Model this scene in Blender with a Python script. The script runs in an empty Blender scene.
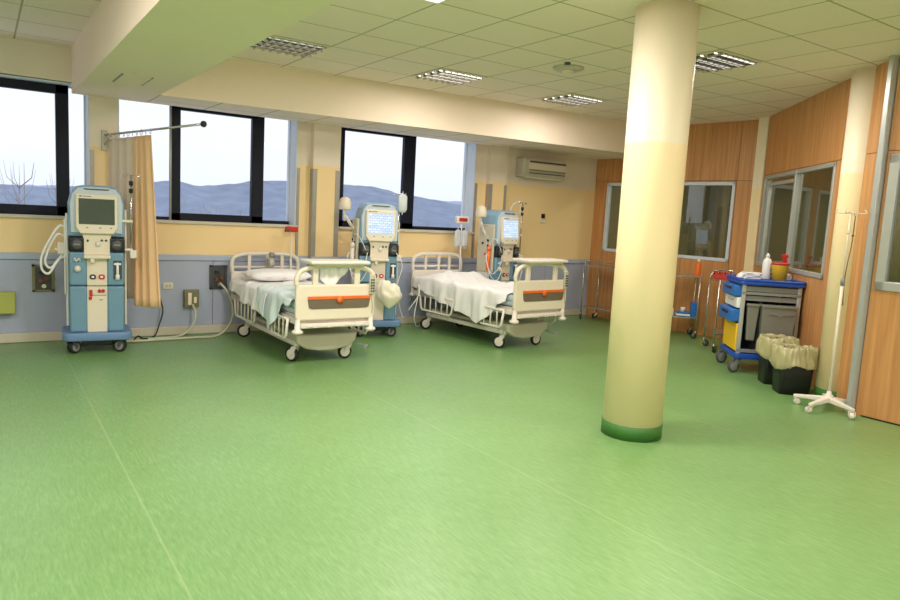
import bpy, bmesh, math, random
from mathutils import Vector, Matrix, noise
random.seed(7)
PI = math.pi
SC = bpy.context.scene
COL = SC.collection
YW, CE = 8.24, 3.0            # window wall, ceiling height
SILL = 1.30

# ------------------------------------------------------------------ materials
def lin(c):
    c = c / 255.0
    return c / 12.92 if c <= 0.04045 else ((c + 0.055) / 1.055) ** 2.4
def rgb(r, g, b): return (lin(r), lin(g), lin(b), 1)
MATS = {}
def nt(name):
    m = bpy.data.materials.new(name); m.use_nodes = True
    t = m.node_tree; b = t.nodes['Principled BSDF']
    MATS[name] = m
    return m, t, b
def mat(name, c, rough=.5, metal=0, spec=.5, var=.06, scale=14, bump=0, emit=None, es=0):
    m, t, b = nt(name)
    b.inputs['Roughness'].default_value = rough
    b.inputs['Metallic'].default_value = metal
    b.inputs['Specular IOR Level'].default_value = spec
    tc = t.nodes.new('ShaderNodeTexCoord')
    n = t.nodes.new('ShaderNodeTexNoise'); n.inputs['Scale'].default_value = scale; n.inputs['Detail'].default_value = 3
    t.links.new(tc.outputs['Object'], n.inputs['Vector'])
    mx = t.nodes.new('ShaderNodeMix'); mx.data_type = 'RGBA'
    k1, k2 = 1 - var, 1 + var
    mx.inputs['A'].default_value = (c[0] * k1, c[1] * k1, c[2] * k1, 1)
    mx.inputs['B'].default_value = (min(1, c[0] * k2), min(1, c[1] * k2), min(1, c[2] * k2), 1)
    t.links.new(n.outputs['Fac'], mx.inputs['Factor'])
    t.links.new(mx.outputs['Result'], b.inputs['Base Color'])
    if bump:
        bp = t.nodes.new('ShaderNodeBump'); bp.inputs['Strength'].default_value = bump; bp.inputs['Distance'].default_value = .01
        t.links.new(n.outputs['Fac'], bp.inputs['Height']); t.links.new(bp.outputs['Normal'], b.inputs['Normal'])
    if emit:
        b.inputs['Emission Color'].default_value = emit; b.inputs['Emission Strength'].default_value = es
    return m
def math_node(t, op, a, b=None, c=None):
    n = t.nodes.new('ShaderNodeMath'); n.operation = op
    for i, v in enumerate((a, b, c)):
        if v is None: continue
        if isinstance(v, (int, float)): n.inputs[i].default_value = v
        else: t.links.new(v, n.inputs[i])
    return n.outputs[0]
def two_tone(name, low, high, split=2.04):
    m, t, b = nt(name)
    g = t.nodes.new('ShaderNodeNewGeometry'); s = t.nodes.new('ShaderNodeSeparateXYZ')
    t.links.new(g.outputs['Position'], s.inputs[0])
    f = math_node(t, 'GREATER_THAN', s.outputs['Z'], split)
    mx = t.nodes.new('ShaderNodeMix'); mx.data_type = 'RGBA'
    mx.inputs['A'].default_value = low; mx.inputs['B'].default_value = high
    t.links.new(f, mx.inputs['Factor']); t.links.new(mx.outputs['Result'], b.inputs['Base Color'])
    b.inputs['Roughness'].default_value = .42
    b.inputs['Specular IOR Level'].default_value = .35
    n = t.nodes.new('ShaderNodeTexNoise'); n.inputs['Scale'].default_value = 60
    bp = t.nodes.new('ShaderNodeBump'); bp.inputs['Strength'].default_value = .04; bp.inputs['Distance'].default_value = .01
    t.links.new(n.outputs['Fac'], bp.inputs['Height']); t.links.new(bp.outputs['Normal'], b.inputs['Normal'])
    return m
def floor_mat():
    m, t, b = nt('green_linoleum')
    g = t.nodes.new('ShaderNodeNewGeometry')
    def streak(rot, sc, sx, sy, seed):
        mp = t.nodes.new('ShaderNodeMapping'); mp.inputs['Rotation'].default_value = (0, 0, rot); mp.inputs['Scale'].default_value = (sx, sy, 1)
        mp.inputs['Location'].default_value = (seed, seed * 2, 0)
        t.links.new(g.outputs['Position'], mp.inputs['Vector'])
        n = t.nodes.new('ShaderNodeTexNoise'); n.inputs['Scale'].default_value = sc; n.inputs['Detail'].default_value = 5; n.inputs['Roughness'].default_value = .65
        t.links.new(mp.outputs[0], n.inputs['Vector']); return n.outputs['Fac']
    a = streak(.10, 1, 95, 12, 1.3); c = streak(-.2, 1, 52, 7, 5.1); d = streak(0, 1.6, 1, 1, 2.0)
    r = t.nodes.new('ShaderNodeValToRGB')
    s = math_node(t, 'ADD', math_node(t, 'MULTIPLY', a, .5), math_node(t, 'ADD', math_node(t, 'MULTIPLY', c, .35), math_node(t, 'MULTIPLY', d, .15)))
    t.links.new(s, r.inputs[0])
    e = r.color_ramp.elements
    e[0].position = .2; e[0].color = rgb(84, 122, 60)
    e[1].position = .8; e[1].color = rgb(148, 184, 122)
    k = r.color_ramp.elements.new(.5); k.color = rgb(112, 152, 90)
    sp = t.nodes.new('ShaderNodeSeparateXYZ'); t.links.new(g.outputs['Position'], sp.inputs[0])
    # welded seams between 2 m wide lengths of linoleum
    fr = math_node(t, 'FRACT', math_node(t, 'DIVIDE', math_node(t, 'ADD', sp.outputs['X'], 10 - .64), 2.04))
    fr = math_node(t, 'FRACT', math_node(t, 'DIVIDE', math_node(t, 'SUBTRACT', sp.outputs['X'], .64 - 2.04 * 5 - .006), 2.04))
    sm = math_node(t, 'LESS_THAN', fr, .0055)
    mx = t.nodes.new('ShaderNodeMix'); mx.data_type = 'RGBA'
    t.links.new(math_node(t, 'MULTIPLY', sm, .28), mx.inputs['Factor'])
    t.links.new(r.outputs[0], mx.inputs['A']); mx.inputs['B'].default_value = rgb(170, 190, 140)
    t.links.new(mx.outputs['Result'], b.inputs['Base Color'])
    b.inputs['Roughness'].default_value = .30
    b.inputs['Specular IOR Level'].default_value = .5
    b.inputs['Coat Weight'].default_value = .42; b.inputs['Coat Roughness'].default_value = .3; b.inputs['Roughness'].default_value = .45
    bp = t.nodes.new('ShaderNodeBump'); bp.inputs['Strength'].default_value = .06; bp.inputs['Distance'].default_value = .01
    t.links.new(s, bp.inputs['Height']); t.links.new(bp.outputs['Normal'], b.inputs['Normal'])
    return m
def ceiling_mat():
    m, t, b = nt('ceiling_tiles')
    g = t.nodes.new('ShaderNodeNewGeometry')
    sp = t.nodes.new('ShaderNodeSeparateXYZ'); t.links.new(g.outputs['Position'], sp.inputs[0])
    def line(o, org):
        fr = math_node(t, 'FRACT', math_node(t, 'DIVIDE', math_node(t, 'SUBTRACT', o, org - 12.0), .6))
        return math_node(t, 'LESS_THAN', fr, .026)
    l = math_node(t, 'MAXIMUM', line(sp.outputs['X'], 2.11 - .008), line(sp.outputs['Y'], 4.93 - .008))
    n = t.nodes.new('ShaderNodeTexNoise'); n.inputs['Scale'].default_value = 45; n.inputs['Detail'].default_value = 4
    t.links.new(g.outputs['Position'], n.inputs['Vector'])
    a = t.nodes.new('ShaderNodeMix'); a.data_type = 'RGBA'
    a.inputs['A'].default_value = rgb(240, 222, 210); a.inputs['B'].default_value = rgb(250, 234, 224)
    t.links.new(n.outputs['Fac'], a.inputs['Factor'])
    mx = t.nodes.new('ShaderNodeMix'); mx.data_type = 'RGBA'
    t.links.new(math_node(t, 'MULTIPLY', l, .8), mx.inputs['Factor']); t.links.new(a.outputs['Result'], mx.inputs['A'])
    mx.inputs['B'].default_value = rgb(150, 146, 112)
    t.links.new(mx.outputs['Result'], b.inputs['Base Color'])
    b.inputs['Roughness'].default_value = .8
    return m
def wood_mat():
    m, t, b = nt('beech_panel')
    g = t.nodes.new('ShaderNodeNewGeometry')
    mp = t.nodes.new('ShaderNodeMapping'); mp.inputs['Scale'].default_value = (26, 26, 1.1)
    t.links.new(g.outputs['Position'], mp.inputs['Vector'])
    n = t.nodes.new('ShaderNodeTexNoise'); n.inputs['Scale'].default_value = 1; n.inputs['Detail'].default_value = 5
    t.links.new(mp.outputs[0], n.inputs['Vector'])
    r = t.nodes.new('ShaderNodeValToRGB'); t.links.new(n.outputs['Fac'], r.inputs[0])
    r.color_ramp.elements[0].position = .3; r.color_ramp.elements[0].color = rgb(184, 126, 74)
    r.color_ramp.elements[1].position = .72; r.color_ramp.elements[1].color = rgb(216, 158, 102)
    t.links.new(r.outputs[0], b.inputs['Base Color'])
    b.inputs['Roughness'].default_value = .4
    return m
def glass_mat(name, tint=(1, 1, 1, 1), refl=.05):
    m = bpy.data.materials.new(name); m.use_nodes = True; t = m.node_tree; t.nodes.clear(); MATS[name] = m
    o = t.nodes.new('ShaderNodeOutputMaterial'); tr = t.nodes.new('ShaderNodeBsdfTransparent'); gl = t.nodes.new('ShaderNodeBsdfGlossy')
    tr.inputs[0].default_value = tint; gl.inputs['Roughness'].default_value = .02
    g = t.nodes.new('ShaderNodeNewGeometry'); d = t.nodes.new('ShaderNodeVectorMath'); d.operation = 'DOT_PRODUCT'
    t.links.new(g.outputs['Normal'], d.inputs[0]); t.links.new(g.outputs['Incoming'], d.inputs[1])
    k = math_node(t, 'POWER', math_node(t, 'SUBTRACT', 1.0, math_node(t, 'ABSOLUTE', d.outputs['Value'])), 5.0)
    fr = math_node(t, 'ADD', math_node(t, 'MULTIPLY', k, .96), .04 + refl)
    mx = t.nodes.new('ShaderNodeMixShader')
    t.links.new(math_node(t, 'MINIMUM', fr, 1.0), mx.inputs[0])
    t.links.new(tr.outputs[0], mx.inputs[1]); t.links.new(gl.outputs[0], mx.inputs[2]); t.links.new(mx.outputs[0], o.inputs[0])
    return m
def bag_mat(name, c, alpha):
    m, t, b = nt(name)
    b.inputs['Base Color'].default_value = c; b.inputs['Roughness'].default_value = .25
    b.inputs['Alpha'].default_value = alpha
    return m

floor_m = floor_mat(); ceil_m = ceiling_mat(); wood_m = wood_mat()
wall_m = two_tone('two_tone_wall_paint', rgb(248, 218, 164), rgb(236, 222, 204))
col_m = two_tone('two_tone_column_paint', rgb(254, 230, 186), rgb(250, 236, 212), 2.085)
down_m = mat('cream_plaster', rgb(248, 228, 210), .7, var=.02)
dado_m = mat('dado_laminate', rgb(172, 180, 204), .4, var=.03, scale=4)
dadocap_m = mat('dado_cap', rgb(176, 188, 212), .4, var=.02)
base_m = mat('skirting_pale', rgb(206, 198, 180), .5)
green_m = mat('skirting_green', rgb(56, 112, 42), .5, var=.25, scale=40)
reveal_m = mat('white_reveal', rgb(214, 222, 236), .45, var=.02)
dark_m = mat('dark_window_frame', rgb(16, 22, 38), .5, var=.1, spec=.25)
guard_m = mat('grey_corner_guard', rgb(168, 164, 156), .35, metal=.3)
alu_m = mat('aluminium', rgb(186, 188, 186), .35, metal=.35)
steel_m = mat('stainless_steel', rgb(200, 196, 188), .25, metal=.9)
chrome_m = mat('chrome', rgb(210, 210, 214), .15, metal=1)
glass_out = glass_mat('clear_window_glass', (1, 1, 1, 1), -.03)
glass_in = glass_mat('partition_glass', (.86, .88, .80, 1), .06)
cream_m = mat('cream_plastic', rgb(232, 220, 200), .4, var=.02)
ivory_m = mat('ivory_enamel', rgb(228, 220, 210), .35, var=.02)
greycream_m = mat('grey_cream_plastic', rgb(196, 190, 172), .45, var=.03)
white_m = mat('white_plastic', rgb(236, 236, 234), .35, var=.02)
blue_m = mat('machine_blue', rgb(112, 150, 176), .35, var=.03)
bluel_m = mat('machine_light_blue', rgb(158, 184, 206), .35, var=.03)
basebl_m = mat('machine_base_blue', rgb(106, 138, 180), .35, var=.03)
shoulder_m = mat('machine_shoulder_blue', rgb(134, 168, 194), .35, var=.03)
arch_m = mat('machine_pale_grey_blue', rgb(196, 208, 220), .35, var=.02)
black_m = mat('black_plastic', rgb(26, 28, 30), .4, var=.15)
dgrey_m = mat('dark_grey', rgb(74, 76, 78), .4)
mgrey_m = mat('mid_grey', rgb(134, 136, 134), .45)
rub_m = mat('rubber', rgb(38, 38, 40), .7)
red_m = mat('red_plastic', rgb(196, 44, 38), .4)
orange_m = mat('orange_plastic', rgb(232, 112, 42), .4)
taupe_m = mat('taupe_plastic', rgb(112, 100, 84), .5)
yellow_m = mat('yellow_plastic', rgb(246, 196, 36), .4)
rblue_m = mat('royal_blue_plastic', rgb(28, 76, 176), .35)
mblue_m = mat('mid_blue_plastic', rgb(34, 108, 190), .35)
greeny_m = mat('yellow_green_cover', rgb(176, 182, 92), .45)
olive_m = mat('olive_metal', rgb(128, 124, 92), .4, metal=.3, var=.3, scale=50)
brown_m = mat('brass_fittings', rgb(120, 74, 44), .4, metal=.4, var=.3, scale=60)
screen_off = mat('screen_off', rgb(70, 82, 66), .2, var=.06, scale=200)
sheet_m = mat('white_linen', rgb(240, 238, 238), .85, var=.03, bump=.15, scale=6)
sheet2_m = mat('pale_aqua_linen', rgb(218, 232, 236), .85, var=.03, bump=.15, scale=6)
matt_m = mat('mattress_cover', rgb(188, 202, 214), .6)
curt_m = mat('apricot_curtain_cloth', rgb(242, 200, 156), .9, var=.04)
curt2_m = mat('sand_curtain_cloth', rgb(228, 210, 190), .9, var=.04)
tube_m = mat('clear_tubing', rgb(226, 226, 222), .2)
hose_m = mat('grey_hose', rgb(192, 190, 166), .4)
bag_m = bag_mat('bin_liner_film', rgb(200, 194, 146), .62)
fluid_m = bag_mat('fluid_bag_film', rgb(226, 232, 238), .72)
grey_bin_m = mat('grey_bin', rgb(128, 128, 120), .45)
louv_m = mat('mirror_louver', rgb(200, 200, 196), .12, metal=.95)
tray_dark = mat('light_body', rgb(120, 118, 100), .5)
tubelit_m = mat('lit_tube', rgb(255, 250, 235), .4, emit=(1, .95, .9, 1), es=2)
tubedim_m = mat('dim_tube', rgb(220, 222, 214), .3, emit=(1, .97, .92, 1), es=.35)
diff_m = mat('lit_diffuser', rgb(255, 255, 255), .5, emit=(1, .97, .92, 1), es=2.2)
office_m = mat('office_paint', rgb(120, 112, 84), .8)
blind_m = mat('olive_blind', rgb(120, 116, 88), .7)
hill_m = mat('hazed_forest_hill', rgb(136, 148, 172), .95, var=.3, scale=.16)  # blue of aerial haze is put into the hill base colour
hill2_m = mat('distant_hill', rgb(160, 174, 208), .95, var=.1, scale=.02)  # paler again, distance haze carried by the base colour
field_m = mat('winter_field', rgb(126, 130, 136), .95, var=.2, scale=.2)
twig_m = mat('bare_twigs', rgb(150, 140, 132), .9, var=.2)
wall_ext_m = mat('pale_house_wall', rgb(206, 200, 204), .8)

def screen_mat():
    m, t, b = nt('lit_dialysis_screen')
    tc = t.nodes.new('ShaderNodeTexCoord'); sp = t.nodes.new('ShaderNodeSeparateXYZ'); t.links.new(tc.outputs['Object'], sp.inputs[0])
    w = t.nodes.new('ShaderNodeTexBrick'); w.inputs['Scale'].default_value = 9; w.inputs['Mortar Size'].default_value = .012
    w.inputs['Color1'].default_value = rgb(226, 240, 250); w.inputs['Color2'].default_value = rgb(196, 220, 244); w.inputs['Mortar'].default_value = rgb(70, 110, 180)
    cb = t.nodes.new('ShaderNodeCombineXYZ'); t.links.new(sp.outputs['X'], cb.inputs[0]); t.links.new(sp.outputs['Z'], cb.inputs[1])
    t.links.new(cb.outputs[0], w.inputs['Vector'])
    b.inputs['Base Color'].default_value = (.02, .02, .02, 1)
    t.links.new(w.outputs['Color'], b.inputs['Emission Color']); b.inputs['Emission Strength'].default_value = .85
    b.inputs['Roughness'].default_value = .2
    return m
screen_on = screen_mat()

# ------------------------------------------------------------------ mesh helpers
class MB:
    def __init__(s): s.bm = bmesh.new(); s.M = Matrix.Identity(4); s.mi = 0
    def at(s, loc=(0, 0, 0), rz=0, rx=0, ry=0):
        s.M = Matrix.Translation(loc) @ Matrix.Rotation(rz, 4, 'Z') @ Matrix.Rotation(ry, 4, 'Y') @ Matrix.Rotation(rx, 4, 'X'); return s
    def mat(s, i): s.mi = i; return s
    def _f(s, vs, smooth=False):
        try: f = s.bm.faces.new(vs)
        except ValueError: return None
        f.material_index = s.mi; f.smooth = smooth; return f
    def v(s, p): return s.bm.verts.new(s.M @ Vector(p))
    def box(s, x0, x1, y0, y1, z0, z1, bev=0, seg=2):
        vs = [s.v((x, y, z)) for z in (z0, z1) for y in (y0, y1) for x in (x0, x1)]
        fs = [s._f([vs[i] for i in q]) for q in ((0, 2, 3, 1), (4, 5, 7, 6), (0, 1, 5, 4), (2, 6, 7, 3), (0, 4, 6, 2), (1, 3, 7, 5))]
        if bev:
            es = list({e for f in fs for e in f.edges})
            r = bmesh.ops.bevel(s.bm, geom=es, offset=min(bev, .45 * min(x1 - x0, y1 - y0, z1 - z0)), segments=seg, profile=.5, affect='EDGES')
            for f in r['faces']: f.smooth = True; f.material_index = s.mi
        return s
    def prism(s, pts, axis, a0, a1, smooth=False, bev=0):
        def P(p, a):
            return {'x': (a, p[0], p[1]), 'y': (p[0], a, p[1]), 'z': (p[0], p[1], a)}[axis]
        A = [s.v(P(p, a0)) for p in pts]; B = [s.v(P(p, a1)) for p in pts]
        n = len(pts); fs = [s._f(A), s._f(B[::-1])]
        for i in range(n): fs.append(s._f([A[i], B[i], B[(i + 1) % n], A[(i + 1) % n]], smooth))
        if bev:
            es = [e for f in fs[:2] for e in f.edges]
            bmesh.ops.bevel(s.bm, geom=es, offset=bev, segments=2, profile=.5, affect='EDGES')
        return s
    def cyl(s, p0, p1, r0, r1=None, seg=14, cap=True):
        r1 = r0 if r1 is None else r1
        p0, p1 = Vector(p0), Vector(p1); d = (p1 - p0).normalized()
        a = d.orthogonal().normalized(); b = d.cross(a)
        R = []
        for p, r in ((p0, r0), (p1, r1)):
            R.append([s.v(p + (a * math.cos(t) + b * math.sin(t)) * r) for t in (2 * PI * i / seg for i in range(seg))])
        for i in range(seg): s._f([R[0][i], R[0][(i + 1) % seg], R[1][(i + 1) % seg], R[1][i]], True)
        if cap: s._f(R[0][::-1]); s._f(R[1])
        return s
    def lathe(s, prof, c=(0, 0, 0), seg=20, ax='z', sx=1, sy=1):
        rings = []
        for r, z in prof:
            ring = []
            for i in range(seg):
                t = 2 * PI * i / seg; u, w = r * math.cos(t) * sx, r * math.sin(t) * sy
                p = {'z': (u, w, z), 'y': (u, z, w), 'x': (z, u, w)}[ax]
                ring.append(s.v((c[0] + p[0], c[1] + p[1], c[2] + p[2])))
            rings.append(ring)
        for a, b in zip(rings, rings[1:]):
            for i in range(seg): s._f([a[i], a[(i + 1) % seg], b[(i + 1) % seg], b[i]], True)
        s._f(rings[0][::-1]); s._f(rings[-1]); return s
    def tube(s, pts, r, seg=8, closed=False, cap=True):
        pts = [Vector(p) for p in pts]; n = len(pts); rings = []
        up = None
        for i, p in enumerate(pts):
            if closed: d = (pts[(i + 1) % n] - pts[i - 1]).normalized()
            else: d = (pts[min(i + 1, n - 1)] - pts[max(i - 1, 0)]).normalized()
            if up is None: up = d.orthogonal().normalized()
            up = (up - d * up.dot(d)); up = up.normalized() if up.length > 1e-5 else d.orthogonal().normalized()
            b = d.cross(up)
            rr = r[i] if isinstance(r, (list, tuple)) else r
            rings.append([s.v(p + (up * math.cos(t) + b * math.sin(t)) * rr) for t in (2 * PI * k / seg for k in range(seg))])
        m = n if closed else n - 1
        for j in range(m):
            a, b2 = rings[j], rings[(j + 1) % n]
            for i in range(seg): s._f([a[i], a[(i + 1) % seg], b2[(i + 1) % seg], b2[i]], True)
        if cap and not closed: s._f(rings[0][::-1]); s._f(rings[-1])
        return s
    def loft(s, rings, smooth=True, cap=True):
        R = [[s.v(p) for p in r] for r in rings]; n = len(R[0])
        for a, b in zip(R, R[1:]):
            for i in range(n): s._f([a[i], a[(i + 1) % n], b[(i + 1) % n], b[i]], smooth)
        if cap: s._f(R[0][::-1]); s._f(R[-1])
        return s
    def grid(s, fn, nu, nv, smooth=True):
        V = [[s.v(fn(i / nu, j / nv)) for j in range(nv + 1)] for i in range(nu + 1)]
        for i in range(nu):
            for j in range(nv): s._f([V[i][j], V[i + 1][j], V[i + 1][j + 1], V[i][j + 1]], smooth)
        return s
    def build(s, name, mats, parent=None, thick=0, bev=0, sub=0):
        bmesh.ops.recalc_face_normals(s.bm, faces=s.bm.faces) if not thick else None
        me = bpy.data.meshes.new(name); s.bm.to_mesh(me); s.bm.free()
        for m in (mats if isinstance(mats, (list, tuple)) else [mats]): me.materials.append(m)
        o = bpy.data.objects.new(name, me); COL.objects.link(o)
        if parent: o.parent = parent
        if bev:
            b = o.modifiers.new('bevel', 'BEVEL'); b.width = bev; b.segments = 2; b.limit_method = 'ANGLE'
        if thick:
            k = o.modifiers.new('solid', 'SOLIDIFY'); k.thickness = thick
        if sub:
            k = o.modifiers.new('sub', 'SUBSURF'); k.levels = sub; k.render_levels = sub
        return o
def spline(P, k=8):
    P = [Vector(p) for p in P]; out = []
    Q = [P[0] * 2 - P[1]] + P + [P[-1] * 2 - P[-2]]
    for i in range(1, len(Q) - 2):
        for j in range(k):
            t = j / k; a, b, c, d = Q[i - 1:i + 3]
            out.append(.5 * ((2 * b) + (c - a) * t + (2 * a - 5 * b + 4 * c - d) * t * t + (3 * b - a - 3 * c + d) * t ** 3))
    out.append(P[-1]); return out
def rrect(x0, x1, y0, y1, r, k=4):
    pts = []
    for cx, cy, a in ((x1 - r, y1 - r, 0), (x0 + r, y1 - r, PI / 2), (x0 + r, y0 + r, PI), (x1 - r, y0 + r, 3 * PI / 2)):
        for i in range(k + 1):
            t = a + PI / 2 * i / k; pts.append((cx + r * math.cos(t), cy + r * math.sin(t)))
    return pts
def empty(name, loc, rz, label, cat, group=None):
    o = bpy.data.objects.new(name, None); COL.objects.link(o); o.empty_display_size = .1
    o.location = loc; o.rotation_euler = (0, 0, rz); o['label'] = label; o['category'] = cat
    if group: o['group'] = group
    return o
def tag(o, label, cat, group=None, kind=None):
    o['label'] = label; o['category'] = cat
    if group: o['group'] = group
    if kind: o['kind'] = kind
    return o
def struct(o, label=None):
    o['kind'] = 'structure'
    if label: o['label'] = label
    return o

# ------------------------------------------------------------------ floor, ceiling, walls
XL, YB = -3.6, -3.6
m = MB(); m.box(XL - .3, 12.2, YB - .3, YW + .3, -.15, 0); struct(m.build('floor', floor_m), 'green streaked linoleum floor with pale welded seams')
m = MB(); m.box(XL - .3, 12.2, YB - .3, YW + .3, CE, CE + .15); struct(m.build('ceiling', ceil_m), 'suspended ceiling of pale square tiles')
# window wall: piers, parapet and lintel around three openings
OPEN = [(-2.6, .96), (1.23, 3.23), (3.79, 5.92)]
m = MB()
m.box(XL - .3, 12.2, YW, YW + .3, 0, SILL - .03)
m.box(XL - .3, 12.2, YW, YW + .3, 2.66, CE)
xs = [XL - .3] + [v for o in OPEN for v in o] + [12.2]
for i in range(0, len(xs), 2): m.box(xs[i], xs[i + 1], YW, YW + .3, SILL - .03, 2.66)
struct(m.build('wall_front', wall_m), 'window wall painted yellow below and cream above')
# pilasters with corner guards
m = MB(); m.box(3.40, 3.76, YW - .10, YW, 0, 2.56); struct(m.build('trim_1', wall_m), 'boxed pilaster right of the middle window')
m = MB(); m.box(6.12, 6.43, YW - .10, YW, 0, 2.56); struct(m.build('trim_2', wall_m), 'boxed pilaster right of the third window')
def guard(name, x0, x1, y, y1, label):
    g = MB(); g.box(x0, x1, y - .006, y, .0, 2.0); g.box(x1 - .006 if y1 < 0 else x0 - .004, x1 + .004 if y1 < 0 else x0 + .006, y, y + max(.004, abs(y1)), 0, 2.0)
    return struct(g.build(name, guard_m), label)
guard('trim_3', 3.40, 3.455, YW - .10, .08, 'grey corner guard on pilaster, left edge')
guard('trim_4', 3.70, 3.76, YW - .10, -.08, 'grey corner guard on pilaster, right edge')
guard('trim_5', 6.12, 6.17, YW - .10, .08, 'grey corner guard on far pilaster, left edge')
guard('trim_6', 6.385, 6.43, YW - .10, -.08, 'grey corner guard on far pilaster, right edge')
guard('trim_7', .96, 1.0, YW, .0, 'grey corner guard between first and second window')
guard('trim_8', 5.93, 5.97, YW, .0, 'grey corner guard right of third window')
guard('trim_9', 3.235, 3.27, YW, .0, 'grey corner guard right of second window')
# dado
def dado(name, x0, x1, y, lab):
    g = MB(); n = max(1, round((x1 - x0) / 1.25)); w = (x1 - x0) / n
    for i in range(n): g.box(x0 + i * w, x0 + (i + 1) * w - .006, y - .02, y, .1, .845, bev=.004)
    g.mat(1).box(x0, x1, y - .035, y, .85, .92, bev=.008)
    return struct(g.build(name, [dado_m, dadocap_m]), lab)
dado('trim_10', XL, 3.40, YW, 'blue-grey wall protection panels under the windows')
dado('trim_11', 3.40, 3.76, YW - .10, 'blue-grey wall protection around the pilaster')
dado('trim_12', 3.76, 6.12, YW, 'blue-grey wall protection under the third window')
dado('trim_13', 6.12, 6.43, YW - .10, 'blue-grey wall protection around the far pilaster')
dado('trim_14', 6.43, 8.33, YW, 'blue-grey wall protection at the far end')
m = MB()
for x0, x1, y in ((XL, 3.40, YW), (3.38, 3.78, YW - .10), (3.76, 6.12, YW), (6.10, 6.45, YW - .10), (6.43, 8.33, YW)):
    m.box(x0, x1, y - .045, y, 0, .10, bev=.01)
struct(m.build('baseboard_front', base_m), 'pale skirting duct along the window wall')

# windows
def window(name, x0, x1, z1, sash, lab):
    root = MB()
    yg = YW + .24
    # white outer frame
    fr = MB()
    for a, b, c, d in ((x0, x1, SILL, SILL + .03), (x0, x1, z1 - .02, z1)): fr.box(a, b, yg - .03, yg + .03, c, d)
    for a in (x0, x1 - .025): fr.box(a, a + .025, yg - .03, yg + .03, SILL, z1)
    f = struct(fr.build(name, reveal_m), lab)
    r = MB(); r.box(x0, x0 + .012, YW - .004, yg, SILL, z1); r.box(x1 - .012, x1, YW - .004, yg, SILL, z1); r.box(x0, x1, YW - .004, yg, z1 - .012, z1)
    r.build('window_reveal', reveal_m, f)
    s = MB(); s.box(x0 - .02, x1 + .02, YW - .03, yg, SILL - .035, SILL, bev=.006); s.build('window_sill', base_m, f)
    g = MB(); g.box(x0 + .02, x1 - .02, yg - .003, yg + .003, SILL + .01, z1 - .01); g.build('window_pane', glass_out, f)
    for bars in sash:
        sb = MB(); yb = YW + .14
        for a, b, c, d in bars: sb.box(a, b, yb, yb + .075, c, d, bev=.006)
        sb.build('dark_sash', dark_m, f)
    return f
H1, H2 = 2.65, 2.62
window('window_1', OPEN[0][0], OPEN[0][1], H1, [[(.665, .785, SILL, H1), (-2.58, .785, H1 - .10, H1), (-2.58, .785, SILL, SILL + .10), (-.95, -.83, SILL, H1)]], 'leftmost window with wide black sash frame')
window('window_2', OPEN[1][0], OPEN[1][1], H2, [[(1.80, 1.90, SILL, H2), (2.72, 2.865, SILL, H2), (1.80, 2.865, H2 - .08, H2), (1.80, 2.865, SILL, SILL + .085)],
    [(1.245, 1.80, SILL, SILL + .035), (2.865, 3.2, SILL, SILL + .04)]], 'middle window with black sash frame')
window('window_3', OPEN[2][0], OPEN[2][1], H2, [[(3.85, 3.93, SILL, H2), (4.82, 5.0, SILL, H2), (3.85, 5.0, H2 - .08, H2), (3.85, 5.0, SILL, SILL + .085)],
    [(5.0, 5.9, SILL, SILL + .045)]], 'right-hand window with black sash frame')
m = MB(); m.cyl((1.785, YW + .12, SILL), (1.785, YW + .12, H2), .014); tag(m.build('window_pole', alu_m), 'thin pale pole standing upright against the middle window', 'pole')

# beam and dropped perimeter
m = MB(); m.box(.80, 1.50, YB, YW, 2.55, CE); struct(m.build('ceiling_beam', down_m), 'deep cream ceiling beam running to the window wall')
m = MB()
m.prism([(1.5, 7.51), (8.75, 7.07), (8.75, YW), (1.5, YW)], 'z', 2.552, CE)
o = m.build('ceiling_bulkhead', [down_m, ceil_m])
for p in o.data.polygons:
    if abs(p.normal.z) > .9: p.material_index = 1
struct(o, 'dropped cream bulkhead in front of the windows')
h = empty('access_hatch', (1.13, 6.78, 2.55), 0, 'small square access hatch set in the underside of the cream beam', 'hatch')
m = MB(); m.box(-.11, .11, -.25, .25, -.008, .0, bev=.003); m.build('hatch_panel', down_m, h)
m = MB(); m.box(-.125, -.108, -.26, .26, -.004, .0); m.box(.108, .125, -.26, .26, -.004, .0); m.build('hatch_slot', mgrey_m, h)

# back and left walls, with daylight windows, out of the photo's frame
m = MB()
m.box(XL - .3, XL, YB - .3, YW + .3, 0, .95); m.box(XL - .3, XL, YB - .3, YW + .3, 2.7, CE)
ys = [YB - .3, -2.6, .2, .7, 3.5, 4.0, 7.2, YW + .3]
for i in range(0, len(ys), 2): m.box(XL - .3, XL, ys[i], ys[i + 1], .95, 2.7)
struct(m.build('wall_left', wall_m), 'left wall with windows')
m = MB()
m.box(XL, 12.2, YB - .3, YB, 0, .95); m.box(XL, 12.2, YB - .3, YB, 2.7, CE)
for a, b in ((XL, -2.8), (-.4, .4), (3.0, 3.8), (6.0, 12.2)): m.box(a, b, YB - .3, YB, .95, 2.7)
struct(m.build('wall_back', wall_m), 'back wall behind the viewer')
m = MB(); m.box(12.0, 12.2, YB, YW, 0, CE); m.box(8.42, 12.0, YW - .02, YW, 0, CE); struct(m.build('wall_right', office_m), 'dim far wall of the office behind the partition')

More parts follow.
